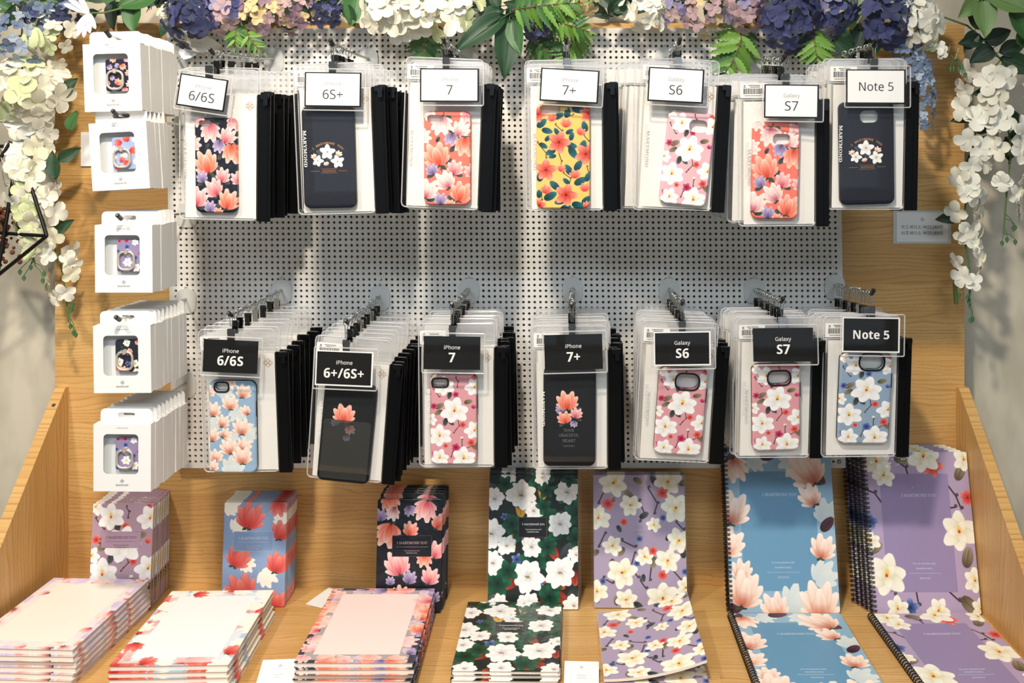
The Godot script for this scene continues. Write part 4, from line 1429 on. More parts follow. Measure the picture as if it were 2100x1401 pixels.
func make_garland() -> void:
	var D := 0.060
	# dark foliage that the flowers are tied into, along the top edge
	var r := RandomNumberGenerator.new()
	r.seed = 11
	for s in 12:
		var x := 120.0 + s * 152.0
		var l := []
		for k in 13:
			l.append([x + r.randf_range(-70, 70), r.randf_range(-14, 6 if x > 1150 and x < 1500 else 30), r.randf_range(-180, 180), r.randf_range(42, 66), 0.5, r.randf_range(-20, 25), ["leaf_deep", "leaf_dark", "leaf_deep"][k % 3]])
		sprig("dark green leaves behind the flowers, %s bunch from the left along the top" % ["first", "second", "third", "fourth", "fifth", "sixth", "seventh", "eighth", "ninth", "tenth", "eleventh", "twelfth"][s], 0.026, l, [[x - 80, 2], [x, -4], [x + 80, 3]])
	# left corner
	flower_head(38, 78, 0.085, 62, 24, 15, ["petal_blue", "petal_paleblue", "petal_blue"], "pale blue hydrangea head at the far left corner", "hydrangea_head", "", 1.15)
	flower_head(82, 30, 0.080, 40, 18, 12, ["petal_blue", "petal_indigo"], "small slate blue flower cluster above the pale blue hydrangea")
	flower_head(130, 28, 0.070, 38, 16, 12, ["petal_navy", "petal_blue"], "dark blue flower cluster beside the white star flower")
	flower_head(112, 78, 0.072, 46, 13, 19, ["petal_cream", "petal_lime", "petal_ivory"], "greenish cream flower cluster below the yellow bud", "hydrangea_head", "", 1.3)
	drooping_bud()
	star_flower()
	flower_head(58, 190, 0.078, 84, 17, 31, ["petal_cream", "petal_ivory", "petal_lime", "petal_ivory"], "large cream flower cluster at the left edge of the unit", "hydrangea_head", "", 0.85)
	spray([[62, 215], [48, 300], [62, 370], [92, 460], [125, 545], [136, 612], [140, 660]], 0.070, 34, 33, 52, ["petal_ivory", "petal_white", "petal_cream", "petal_ivory"], "long cream flower spray hanging down the left side", true, 0.42, 6)
	spray([[40, 330], [44, 420], [60, 480], [72, 545]], 0.085, 15, 27, 34, ["petal_cream", "petal_lime", "petal_ivory"], "short cream flower spray over the wire planter", true, 0.3)
	sprig("green leaves standing out beside the long cream spray", 0.075, [[140, 268, 20, 44, 0.62, 10, "leaf_mid"], [118, 368, -10, 60, 0.55, 5, "leaf_dark"], [122, 330, 60, 52, 0.5, 0, "leaf_dark"], [118, 205, 40, 60, 0.6, 0, "leaf_dark"], [40, 220, 200, 60, 0.6, 0, "leaf_mid"]])
	sprig("green leaves hanging at the top left above the ring boxes", 0.080, [[276, 6, 178, 64, 0.72, 18, "leaf_mid"], [200, -12, 80, 80, 0.6, 20, "leaf_mid"], [330, -16, 250, 92, 0.6, 15, "leaf_mid"], [352, 28, 205, 56, 0.45, 12, "leaf_dark"], [25, 20, -60, 70, 0.6, 10, "leaf_mid"], [70, -2, 100, 60, 0.5, 10, "leaf_light"], [15, 55, 20, 50, 0.5, 10, "leaf_dark"]])
	flower_head(345, 30, 0.075, 20, 4, 19, ["petal_cream", "petal_ivory"], "lone cream floret beside the indigo hydrangea")
	# along the top
	flower_head(392, 38, 0.088, 50, 17, 21, ["petal_navy", "petal_indigo", "petal_navy"], "indigo hydrangea head above the first upper sign")
	flower_head(462, 18, 0.085, 46, 16, 19, ["petal_lilac", "petal_indigo", "petal_dusk"], "lilac hydrangea head between indigo and mauve ones")
	flower_head(535, 26, 0.083, 46, 17, 17, ["petal_mauve", "petal_dusk", "petal_straw"], "mauve dried hydrangea head above the first upper fern")
	flower_head(606, 22, 0.080, 44, 16, 16, ["petal_mauve", "petal_straw", "petal_dusk"], "mauve and straw dried hydrangea head above the second upper hook")
	flower_head(672, 20, 0.076, 36, 14, 15, ["petal_navy", "petal_indigo"], "small indigo hydrangea head beside the green leaves at top")
	sprig("broad green leaves to the left of the white hydrangea", 0.086, [[735, -20, 190, 78, 0.62, 15, "leaf_mid"], [700, -18, 220, 50, 0.6, 15, "leaf_light"], [760, 6, 170, 52, 0.5, 10, "leaf_dark"], [712, 10, 160, 50, 0.5, 0, "leaf_dark"]])
	flower_head(838, 22, 0.092, 84, 18, 32, ["petal_ivory", "petal_white", "petal_ivory"], "large white hydrangea head at the top, left of the lobed leaf", "hydrangea_head", "", 0.62)
	flower_head(925, 24, 0.088, 60, 11, 31, ["petal_ivory", "petal_white", "petal_lime"], "white hydrangea florets touching the lobed dark leaf", "hydrangea_head", "", 0.8)
	sprig("large lobed dark green leaf above the third upper hook", 0.100, [[1035, 20, 245, 100, 0.40, 12, "leaf_dark"], [1040, 32, 236, 132, 0.36, 14, "leaf_dark"], [1046, 30, 184, 134, 0.42, 12, "leaf_dark"], [1050, 40, 168, 78, 0.5, 18, "leaf_mid"], [1024, 18, -25, 50, 0.5, 5, "leaf_dark"]])
	fern(Vector2(890, 45), Vector2(862, 128), 0.050, 92, 8, "fern_dark", "small fern frond below the white hydrangea")
	fern(Vector2(1050, 20), Vector2(1195, 6), 0.112, 112, 12, "fern", "broad yellow green fern frond across the top middle")
	fern(Vector2(1120, 40), Vector2(1210, 66), 0.104, 80, 10, "fern", "fern frond pointing right above the fourth upper hook")
	fern(Vector2(1196, 52), Vector2(1150, 132), 0.060, 96, 10, "fern", "fern frond hanging behind the fourth upper hook")
	fern(Vector2(1090, 75), Vector2(1130, 118), 0.050, 80, 7, "fern_dark", "dark fern frond hanging left of the fourth upper hook")
	fern(Vector2(486, 42), Vector2(480, 98), 0.075, 66, 8, "fern", "left one of the twin fern fronds by the first upper hook", 0.1)
	fern(Vector2(506, 40), Vector2(542, 108), 0.078, 60, 9, "fern", "right one of the twin fern fronds by the first upper hook", -0.1)
	flower_head(1110, 44, 0.086, 34, 8, 22, ["petal_indigo", "petal_lilac"], "violet blue petals hanging through the broad fern")
	flower_head(1185, 8, 0.080, 40, 10, 18, ["petal_ivory", "petal_straw", "petal_lime"], "cream flower cluster behind the broad fern")
	sprig("dark leaves right of the broad fern", 0.090, [[1240, 30, -70, 60, 0.42, 5, "leaf_deep"], [1248, 34, 40, 74, 0.5, 5, "leaf_deep"], [1255, 26, 60, 56, 0.5, 5, "leaf_dark"]])
	flower_head(1325, 22, 0.084, 46, 10, 24, ["petal_ivory", "petal_white"], "white floret cluster right of the dark leaves at the top")
	flower_head(1378, 16, 0.082, 34, 10, 15, ["petal_lilac", "petal_ivory", "petal_dusk"], "small lilac and cream cluster at the top above the fifth sign")
	flower_head(1445, 22, 0.080, 50, 18, 16, ["petal_dusk", "petal_mauve", "petal_straw"], "dusky mauve hydrangea head above the hanging fern")
	flower_head(1530, 18, 0.080, 46, 16, 18, ["petal_mauve", "petal_dusk", "petal_lilac"], "mauve hydrangea head touching the big navy one")
	flower_head(1620, 36, 0.094, 66, 24, 22, ["petal_navy", "petal_indigo", "petal_navy"], "big navy hydrangea head above the sixth upper hook")
	flower_head(1705, 14, 0.088, 52, 18, 20, ["petal_navy", "petal_indigo", "petal_lilac"], "navy hydrangea head next to the broad light leaf")
	fern(Vector2(1526, 46), Vector2(1478, 164), 0.064, 122, 10, "fern", "long fern frond hanging between the fifth and sixth upper hooks", 0.05)
	fern(Vector2(1668, 56), Vector2(1676, 132), 0.090, 92, 9, "fern", "bright fern frond hanging left of the seventh upper hook", -0.06)
	sprig("broad leaves left of the seventh upper hook", 0.080, [[1748, -8, 184, 72, 0.55, 12, "leaf_light"], [1732, 22, 182, 46, 0.62, 15, "leaf_mid"], [1700, 60, 120, 60, 0.5, 10, "leaf_dark"], [1708, 82, 130, 62, 0.5, 10, "leaf_dark"], [1790, 46, 175, 66, 0.62, 10, "leaf_mid"], [1745, 50, 140, 60, 0.5, 0, "leaf_deep"], [1765, 60, 200, 60, 0.5, 0, "leaf_deep"]])
	# right corner
	flower_head(1822, 38, 0.098, 54, 17, 24, ["petal_navy", "petal_indigo", "petal_navy"], "indigo hydrangea head above the last upper sign")
	flower_head(1836, -4, 0.092, 40, 10, 20, ["petal_paleblue", "petal_blue"], "pale blue petals at the top above the indigo head")
	flower_head(1880, 42, 0.094, 50, 12, 27, ["petal_white", "petal_ivory"], "white flower cluster at the top right corner", "hydrangea_head", "", 1.1)
	spray([[1890, 70], [1915, 92], [1948, 112], [1960, 124]], 0.092, 9, 20, 16, ["petal_lime", "petal_white"], "greenish white flower spray reaching over the pine panel")
	spray([[1838, 78], [1868, 110], [1888, 150], [1896, 200], [1894, 262]], 0.080, 60, 15, 32, ["petal_blue", "petal_paleblue", "petal_blue"], "slate blue flower spray hanging beside the last upper pouch", false, 0.5)
	sprig("large light green leaves in the top right corner", 0.118, [[2008, -6, 225, 62, 0.62, 12, "leaf_light"], [2012, -2, 178, 82, 0.62, 15, "leaf_light"], [2018, -8, 110, 96, 0.55, 18, "leaf_light"], [2070, 18, 150, 90, 0.55, 15, "leaf_mid"]])
	sprig("stem of dark oval leaves at the top right", 0.100, [[2018, 58, -50, 50, 0.62, 5, "leaf_deep"], [2016, 80, -100, 52, 0.6, 8, "leaf_deep"], [2018, 84, 70, 62, 0.6, 6, "leaf_deep"], [2038, 98, -120, 58, 0.68, 8, "leaf_deep"], [2046, 108, 70, 60, 0.6, 5, "leaf_deep"], [2050, 118, 112, 84, 0.52, 12, "leaf_dark"], [2000, 62, 205, 50, 0.6, 4, "leaf_dark"], [2090, 100, 20, 60, 0.6, 5, "leaf_mid"]], [[1930, 32], [1985, 52], [2018, 80], [2040, 105], [2054, 122], [2040, 138]])
	spray([[2030, 140], [2012, 200], [1998, 290], [1985, 380], [1974, 470], [1990, 560], [1988, 632]], 0.072, 33, 32, 42, ["petal_white", "petal_ivory", "petal_white"], "long white flower spray hanging down the right edge", true, 0.45, 7)
	spray([[2050, 150], [2062, 230], [2074, 310], [2064, 400], [2058, 478]], 0.090, 26, 32, 44, ["petal_white", "petal_ivory", "petal_white"], "shorter white flower spray hanging at the far right", true, 0.5, 4)
	var b := MB.new()
	var a := px(1966, 552, 0.05)
	b.tube(PackedVector3Array([Vector3.ZERO, px(1958, 585, 0.05) - a, px(1961, 624, 0.05) - a]), [0.003, 0.0034, 0.0034], 10)
	tag(part("cut_stem", b.mesh(), M.stem, self, at(a)), "thick pale green cut stem hanging at the right edge of the panel", "stem")
	pale_leaves()

func drooping_bud() -> void:
	var a := px(72, 56, 0.105)
	var o := thing("drooping_bud", "pale yellow drooping bud with three petals over the blue hydrangea", "flower", at(a))
	for k in 3:
		var b := MB.new()
		petal_grid(b, Transform3D(), 0.036, 0.022, 0.25, 0.05, 0.75)
		part("petal", b.mesh(), M.petal_lime, o, Transform3D(Basis(Vector3.BACK, PI + [0.35, -0.35, 0.0][k]), Vector3(0, 0, 0.002 * k)))
	var b := MB.new()
	b.tube(PackedVector3Array([Vector3.ZERO, Vector3(0.003, 0.012, 0), Vector3(0.014, 0.022, -0.006), Vector3(0.032, 0.028, -0.02)]), 0.0016, 6)
	part("stem", b.mesh(), M.stem, o)

func star_flower() -> void:
	var a := px(184, 27, 0.100)
	var o := thing("star_flower", "white star-shaped flower with narrow pointed petals on a bare stem", "flower", at(a))
	for e in [[-70, 56], [-52, 58], [-28, 48], [206, 56], [218, 46], [192, 52], [176, 42], [158, 36]]:
		var b := MB.new()
		petal_grid(b, Transform3D(), px_len(e[1], 0.1), 0.0095, 0.12, 0.06, 0.8)
		part("petal", b.mesh(), M.petal_star, o, Transform3D(Basis(Vector3.BACK, deg_to_rad(-e[0])), Vector3(0, 0, 0.001)))
	var b := MB.new()
	b.tube(PackedVector3Array([Vector3.ZERO, px(215, 26, 0.1) - a, px(245, 18, 0.095) - a, px(276, 10, 0.08) - a]), 0.0016, 6)
	part("stem", b.mesh(), M.stem, o)

func pale_leaves() -> void:
	var o := thing("pale_leaf_pair", "pair of pale whitish leaves behind the first upper hook", "leaves", at(px(385, 95, 0.05)))
	part("leaf", leaf_mesh(1.0, 0.5), M.petal_star, o, leaf_pose(px(368, 120, 0.05) - o.position, 48, px_len(64, 0.05), -10))
	part("leaf", leaf_mesh(1.0, 0.5), M.petal_white, o, leaf_pose(px(378, 84, 0.055) - o.position, 98, px_len(76, 0.05), -15))
	part("leaf", leaf_mesh(1.0, 0.5), M.petal_white, o, leaf_pose(px(352, 88, 0.05) - o.position, 120, px_len(36, 0.05), -15))

# the black wire planter that reaches in at the left, with dried flowers
func make_planter() -> void:
	var d := 0.11
	var o := thing("wire_planter", "black geometric wire planter reaching in at the left edge", "planter", at(px(0, 480, d)))
	var pt := func(x: float, y: float, z: float) -> Vector3: return px(x, y, z) - o.position
	for e in [[96, 484, d, -6, 566, d], [96, 484, d, -60, 474, d - 0.04], [-6, 566, d, 38, 300, d - 0.03], [38, 300, d - 0.03, -60, 300, d - 0.03], [22, 290, d - 0.02, -40, 390, d], [38, 480, d - 0.05, 36, 388, d - 0.05], [-6, 566, d, -60, 474, d - 0.04], [38, 300, d - 0.03, 96, 484, d]]:
		var b := MB.new()
		b.tube(PackedVector3Array([pt.call(e[0], e[1], e[2]), pt.call(e[3], e[4], e[5])]), 0.0032, 6)
		part("wire_bar", b.mesh(), M.wire, o)
	var f := thing("dried_flowers", "rusty brown dried flower clusters inside the wire planter", "dried flowers", at(px(10, 500, d - 0.03)))
	var b := MB.new()
	b.tube(PackedVector3Array([Vector3.ZERO, Vector3(-0.01, 0.05, 0), Vector3(-0.012, 0.1, 0)]), 0.002, 5)
	part("stalk", b.mesh(), M.twig, f)
	var sm := SphereMesh.new()
	sm.radius = 0.004
	sm.height = 0.008
	sm.radial_segments = 8
	sm.rings = 4
	for k in 110:
		var t := rng.randf()
		var c := Vector3(-0.012 + rng.randf_range(-1, 1) * lerpf(0.018, 0.010, t) + (0.016 if k % 4 == 0 else 0.0), lerpf(-0.035, 0.062, t), rng.randf_range(-0.012, 0.012))
		part("seed_head", sm, M.dried, f, Transform3D(Basis().scaled(Vector3.ONE * rng.randf_range(0.6, 1.1)), c))

# ---------------------------------------------------------------- printed patterns (flat print on cases, covers and cards)
var sprites := {}

func dab(im: Image, x: int, y: int, c: Color, a: float) -> void:
	if x < 0 or y < 0 or x >= im.get_width() or y >= im.get_height() or a <= 0.0:
		return
	var o := im.get_pixel(x, y)
	var oa := a + o.a * (1.0 - a)
	var r := c.lerp(o, o.a * (1.0 - a) / oa)
	r.a = oa
	im.set_pixel(x, y, r)

# one petal or leaf from (cx, cy) towards ang; base, middle and tip colours, an edge tone and a vein tone
func petal(im: Image, cx: float, cy: float, ang: float, ln: float, wd: float, c0: Color, c1: Color, c2: Color, edge: Color, bulge := 1.0, streak := 0.0) -> void:
	var ca := cos(ang)
	var sa := sin(ang)
	var hw := PackedFloat32Array()
	for i in 33:
		hw.append(wd * 0.5 * pow(sin(PI * pow(i / 32.0, bulge)), 0.5))
	var mx := cx + ca * ln * 0.5
	var my := cy + sa * ln * 0.5
	var ex := absf(ca) * ln * 0.5 + absf(sa) * wd * 0.5 + 1.0
	var ey := absf(sa) * ln * 0.5 + absf(ca) * wd * 0.5 + 1.0
	for y in range(maxi(0, int(my - ey)), mini(im.get_height(), int(my + ey) + 1)):
		for x in range(maxi(0, int(mx - ex)), mini(im.get_width(), int(mx + ex) + 1)):
			var dx := x + 0.5 - cx
			var dy := y + 0.5 - cy
			var u := (dx * ca + dy * sa) / ln
			if u <= 0.0 or u >= 1.0:
				continue
			var h := hw[int(u * 32.0)]
			var t := absf(dy * ca - dx * sa)
			if t >= h + 0.5:
				continue
			var c := c0.lerp(c1, u * 2.0) if u < 0.5 else c1.lerp(c2, u * 2.0 - 1.0)
			var q := t / maxf(h, 0.5)
			if q > 0.72:
				c = c.lerp(edge, (q - 0.72) * 2.2)
			if streak > 0.0:
				c = c.lerp(c0, streak * (0.5 + 0.5 * sin((dy * ca - dx * sa) * 13.0 / wd)) * (1.0 - u))
			dab(im, x, y, c, clampf(h - t + 0.5, 0.0, 1.0))

func spot(im: Image, cx: float, cy: float, r: float, c: Color) -> void:
	for y in range(int(cy - r) - 1, int(cy + r) + 2):
		for x in range(int(cx - r) - 1, int(cx + r) + 2):
			dab(im, x, y, c, clampf(r - Vector2(x + 0.5 - cx, y + 0.5 - cy).length() + 0.5, 0.0, 1.0))

func stroke(im: Image, pts: Array, w: float, c: Color) -> void:
	for i in pts.size() - 1:
		var a: Vector2 = pts[i]
		var b: Vector2 = pts[i + 1]
		var m := maxi(2, int(a.distance_to(b) / maxf(w * 0.5, 0.6)))
		for k in m + 1:
			var p := a.lerp(b, float(k) / m)
			spot(im, p.x, p.y, w * 0.5, c)

const PAL := {
	"coral": [Color(0.80, 0.24, 0.16), Color(0.95, 0.52, 0.42), Color(0.99, 0.85, 0.78), Color(1, 0.90, 0.84)],
	"rose": [Color(0.76, 0.22, 0.30), Color(0.93, 0.62, 0.62), Color(0.98, 0.88, 0.86), Color(1, 0.93, 0.90)],
	"blush": [Color(0.70, 0.30, 0.36), Color(0.96, 0.82, 0.80), Color(0.99, 0.94, 0.90), Color(1, 0.96, 0.93)],
	"lilac": [Color(0.34, 0.27, 0.42), Color(0.60, 0.53, 0.70), Color(0.82, 0.76, 0.86), Color(0.86, 0.80, 0.90)],
	"peach": [Color(0.74, 0.36, 0.26), Color(0.97, 0.86, 0.79), Color(1.0, 0.95, 0.91), Color(0.94, 0.78, 0.68)],
	"red": [Color(0.74, 0.18, 0.17), Color(0.88, 0.38, 0.35), Color(0.94, 0.60, 0.55), Color(0.86, 0.32, 0.30)],
	"magenta": [Color(0.55, 0.08, 0.22), Color(0.76, 0.24, 0.40), Color(0.88, 0.52, 0.62), Color(0.70, 0.22, 0.36)],
	"ink": [Color(0.15, 0.20, 0.40), Color(0.34, 0.42, 0.66), Color(0.60, 0.66, 0.84), Color(0.34, 0.42, 0.64)],
	"white": [Color(0.86, 0.85, 0.80), Color(0.97, 0.96, 0.95), Color(1, 1, 0.99), Color(0.90, 0.89, 0.90)],
	"cream": [Color(0.84, 0.80, 0.62), Color(0.96, 0.94, 0.86), Color(0.99, 0.98, 0.93), Color(0.88, 0.86, 0.78)],
	"teal": [Color(0.05, 0.20, 0.24), Color(0.10, 0.34, 0.38), Color(0.22, 0.48, 0.50), Color(0.06, 0.24, 0.28)],
	"dark": [Color(0.14, 0.15, 0.17), Color(0.25, 0.29, 0.30), Color(0.36, 0.40, 0.38), Color(0.16, 0.18, 0.20)],
	"taupe": [Color(0.32, 0.28, 0.22), Color(0.52, 0.47, 0.38), Color(0.64, 0.58, 0.47), Color(0.40, 0.35, 0.28)],
	"green": [Color(0.03, 0.16, 0.10), Color(0.07, 0.30, 0.20), Color(0.14, 0.42, 0.28), Color(0.04, 0.22, 0.14)],
	"rust": [Color(0.36, 0.08, 0.05), Color(0.60, 0.18, 0.12), Color(0.74, 0.36, 0.18), Color(0.45, 0.12, 0.08)],
	"gold": [Color(0.62, 0.40, 0.08), Color(0.80, 0.58, 0.16), Color(0.88, 0.70, 0.30), Color(0.70, 0.48, 0.12)],
	"flame": [Color(0.72, 0.20, 0.14), Color(0.95, 0.46, 0.38), Color(0.98, 0.66, 0.58), Color(0.90, 0.40, 0.34)],
	"plum": [Color(0.20, 0.12, 0.16), Color(0.34, 0.20, 0.25), Color(0.44, 0.28, 0.32), Color(0.26, 0.15, 0.20)],
	"mistghost": [Color(0.78, 0.84, 0.86), Color(0.84, 0.87, 0.87), Color(0.88, 0.90, 0.88), Color(0.80, 0.85, 0.86)],
	"lilacwash": [Color(0.80, 0.74, 0.86), Color(0.86, 0.80, 0.90), Color(0.92, 0.88, 0.94), Color(0.82, 0.76, 0.88)],
	"ghost": [Color(0.98, 0.96, 0.90, 1), Color(0.98, 0.96, 0.90), Color(0.99, 0.97, 0.92), Color(0.97, 0.95, 0.90)],
}

# kinds: cup (a magnolia from the side), open (six wide petals), star (five petals), bud, leaf, ruff (a full round bloom), ghost (a pale silhouette)
func sprite(kind: String, pal: String, size: int, rot: float) -> Image:
	var turn := int(round(rot / 15.0)) * 15
	var key := "%s %s %d %d" % [kind, pal, size, turn]
	if sprites.has(key):
		return sprites[key]
	var im := Image.create_empty(size, size, false, Image.FORMAT_RGBA8)
	var c: Array = PAL[pal]
	var a := deg_to_rad(turn - 90.0)
	var s := float(size)
	var o := Vector2(s, s) * 0.5
	match kind:
		"cup", "ghost":
			var b := o - Vector2.from_angle(a) * s * 0.40
			var st := 0.22 if kind == "cup" else 0.0
			if kind == "cup":
				petal(im, b.x, b.y, a + 2.2, s * 0.22, s * 0.12, Color(0.16, 0.2, 0.15), Color(0.24, 0.28, 0.2), Color(0.3, 0.34, 0.25), Color(0.2, 0.22, 0.18))
				petal(im, b.x, b.y, a - 2.4, s * 0.20, s * 0.11, Color(0.16, 0.2, 0.15), Color(0.24, 0.28, 0.2), Color(0.3, 0.34, 0.25), Color(0.2, 0.22, 0.18))
			for q in [[-1.15, 0.56, 0.22], [1.12, 0.58, 0.22], [-0.66, 0.78, 0.32], [0.66, 0.76, 0.32], [-0.24, 0.92, 0.36], [0.28, 0.90, 0.36], [0.02, 0.70, 0.36]]:
				petal(im, b.x, b.y, a + q[0], s * q[1], s * q[2], c[0], c[1], c[2], c[3], 0.8, st)
		"open":
			for k in 6:
				var q: float = a + TAU * k / 6.0 + [0.0, 0.12, -0.1, 0.06, -0.08, 0.1][k]
				petal(im, o.x, o.y, q, s * [0.49, 0.46, 0.49, 0.44, 0.48, 0.46][k], s * 0.36, c[0], c[1], c[2], c[3], 0.72, 0.12)
			for k in 3:
				petal(im, o.x, o.y, a + TAU * k / 3.0 + 0.5, s * 0.26, s * 0.22, c[0].lerp(Color(0.95, 0.85, 0.5), 0.25), c[1], c[2], c[3], 0.8, 0.2)
			petal(im, o.x, o.y, a, s * 0.16, s * 0.09, Color(0.9, 0.6, 0.2), Color(0.95, 0.8, 0.35), Color(0.95, 0.85, 0.5), Color(0.95, 0.8, 0.4))
			spot(im, o.x, o.y, s * 0.035, Color(0.82, 0.25, 0.15))
		"star":
			for k in 5:
				petal(im, o.x, o.y, a + TAU * k / 5.0 + 0.1 * (k % 3), s * 0.48, s * 0.34, c[0], c[1], c[2], c[3], 0.75, 0.35)
			spot(im, o.x, o.y, s * 0.05, c[0].darkened(0.4))
		"bud":
			var b := o - Vector2.from_angle(a) * s * 0.3
			for q in [[-0.75, 0.6], [0.75, 0.62], [-0.3, 0.74], [0.32, 0.72], [0.0, 0.6]]:
				petal(im, b.x, b.y, a + q[0], s * q[1], s * 0.26, c[0], c[1], c[2], c[3], 0.9, 0.3)
		"leaf":
			var b := o - Vector2.from_angle(a) * s * 0.47
			petal(im, b.x, b.y, a, s * 0.94, s * 0.52, c[0], c[1], c[2], c[3], 0.85, 0.25)
			stroke(im, [b, b + Vector2.from_angle(a) * s * 0.8], maxf(1.0, s * 0.025), c[0])
		"ruff":
			for k in 10:
				petal(im, o.x, o.y, a + TAU * k / 10.0 + 0.15 * sin(k * 2.1), s * [0.49, 0.43, 0.47, 0.40, 0.49][k % 5], s * 0.38, c[0], c[1], c[2], c[3].lightened(0.3), 0.55, 0.1)
			for k in 6:
				petal(im, o.x + s * 0.02, o.y, a + TAU * k / 6.0 + 0.2, s * 0.30, s * 0.25, c[3].darkened(0.10), c[1], c[2], c[3], 0.65, 0.15)
			for k in 4:
				spot(im, o.x + (k - 1.5) * s * 0.03, o.y + (k % 2) * s * 0.03, s * 0.02, Color(0.5, 0.42, 0.12))
	sprites[key] = im
	return im

# [kind, palette, u, v, size as a share of the width, turn in degrees]
func compose(w: int, h: int, ground: Color, list: Array, branches := [], dots := 0, twig := Color(0.25, 0.17, 0.13)) -> Image:
	var im := Image.create_empty(w, h, false, Image.FORMAT_RGBA8)
	im.fill(ground)
	var r := RandomNumberGenerator.new()
	r.seed = w * 31 + list.size()
	for k in dots:
		spot(im, r.randf() * w, r.randf() * h, r.randf_range(0.5, 1.2), ground.lightened(0.5))
	for b in branches:
		var p := []
		for k in range(0, b.size(), 2):
			p.append(Vector2(b[k] * w, b[k + 1] * h))
		stroke(im, p, w * 0.014, twig)
		for q in p:
			spot(im, q.x + w * 0.01, q.y - w * 0.012, w * 0.016, twig.lightened(0.12))
	for e in list:
		var size := maxi(6, int(round(float(e[4]) * w)))
		var s := sprite(e[0], e[1], size, e[5])
		im.blend_rect(s, Rect2i(0, 0, size, size), Vector2i(int(e[2] * w) - size / 2, int(e[3] * h) - size / 2))
	return im

# the hanging and rising magnolias of the coral and navy cases
func magnolias(lead: String, second: String) -> Array:
	var l := []
	for e in [[0.50, 0.075, 0.20, 80], [0.60, 0.22, 0.20, 150], [0.90, 0.29, 0.20, 60], [0.62, 0.405, 0.20, 230], [0.52, 0.53, 0.20, 60], [0.14, 0.69, 0.18, 240], [0.76, 0.68, 0.18, 100], [0.52, 0.81, 0.18, 200], [0.15, 0.945, 0.20, 95], [0.60, 0.925, 0.22, 290], [0.42, 0.60, 0.16, 120], [0.30, 0.30, 0.15, 30]]:
		l.append(["leaf", "dark", e[0], e[1], e[2], e[3]])
	l.append_array([["cup", second, 0.38, 0.155, 0.46, 180], ["cup", second, 0.80, 0.19, 0.40, 30], ["cup", "lilac", 0.58, 0.30, 0.30, 195], ["cup", lead, 0.88, 0.375, 0.46, 180], ["cup", lead, 0.27, 0.465, 0.56, -15],
		["cup", "lilac", 0.17, 0.62, 0.27, -15], ["cup", "rose", 0.67, 0.60, 0.35, 15], ["cup", second, 0.44, 0.735, 0.44, -30], ["cup", second, 0.08, 0.83, 0.46, 15], ["cup", lead, 0.80, 0.86, 0.48, 15], ["cup", "lilac", 0.36, 0.935, 0.28, 0],
		["cup", second, 0.00, 0.27, 0.34, 75], ["cup", "rose", 0.94, 0.06, 0.34, 180], ["cup", second, 0.10, 0.03, 0.30, 165], ["cup", "rose", 1.0, 0.63, 0.30, -30], ["bud", lead, 0.55, 0.99, 0.26, 0]])
	return l

# the wide white magnolias with twigs
func white_blooms(small: String) -> Array:
	var l := []
	for e in [[0.20, 0.35, 0.22, 60], [0.18, 0.42, 0.20, 240], [0.82, 0.30, 0.20, 80], [0.95, 0.80, 0.20, 150], [0.05, 0.96, 0.18, 30]]:
		l.append(["leaf", "taupe", e[0], e[1], e[2], e[3]])
	for e in [[0.33, 0.525, 0.20, 200], [0.45, 0.535, 0.16, 140], [0.42, 0.23, 0.18, 200], [0.62, 0.87, 0.14, 60]]:
		l.append(["leaf", "dark", e[0], e[1], e[2], e[3]])
	l.append_array([["star", "red", 0.70, 0.555, 0.17, 20], ["star", "red", 0.88, 0.755, 0.20, 50], ["star", "red", 0.33, 0.79, 0.13, 0], ["star", small, 0.08, 0.35, 0.17, 30], ["bud", small, 0.93, 0.355, 0.14, 20], ["star", small, 0.55, 0.81, 0.22, 10], ["bud", "red", 0.93, 0.035, 0.15, 200], ["star", small, 0.08, 0.875, 0.12, 0], ["bud", "cream", 0.68, 0.70, 0.08, 0], ["star", small, 0.55, 0.22, 0.16, 60],
		["open", "white", 0.30, 0.13, 0.48, 0], ["open", "white", 0.95, 0.14, 0.46, 30], ["open", "white", 0.52, 0.40, 0.65, 15], ["open", "white", 0.20, 0.68, 0.55, 0], ["open", "white", 0.95, 0.62, 0.48, 30], ["open", "white", 0.20, 0.925, 0.43, 15], ["open", "white", 0.72, 0.935, 0.58, 0], ["open", "white", 0.01, 0.50, 0.31, 30], ["open", "white", 0.04, 0.03, 0.31, 45]])
	return l

const TWIGS := [[0.05, 0.14, 0.12, 0.19, 0.20, 0.25], [0.12, 0.19, 0.22, 0.12], [0.60, 0.50, 0.62, 0.57, 0.54, 0.62, 0.50, 0.65], [0.68, 0.84, 0.85, 0.80, 0.99, 0.77], [0.68, 0.72, 0.68, 0.80], [0.44, 0.92, 0.48, 0.86, 0.57, 0.80], [0.55, 0.03, 0.60, 0.08, 0.58, 0.14]]

func frame_of(im: Image, x0: float, y0: float, x1: float, y1: float, line: Color, inner := Color(0, 0, 0, 0)) -> void:
	var w := im.get_width()
	var h := im.get_height()
	var r := Rect2i(int(x0 * w), int(y0 * h), int((x1 - x0) * w), int((y1 - y0) * h))
	var t := Image.create_empty(r.size.x, r.size.y, false, Image.FORMAT_RGBA8)
	t.fill(line)
	im.blend_rect(t, Rect2i(0, 0, r.size.x, r.size.y), r.position)
	t.fill(inner)
	im.blit_rect(t, Rect2i(0, 0, r.size.x - 2, r.size.y - 2), r.position + Vector2i(1, 1))

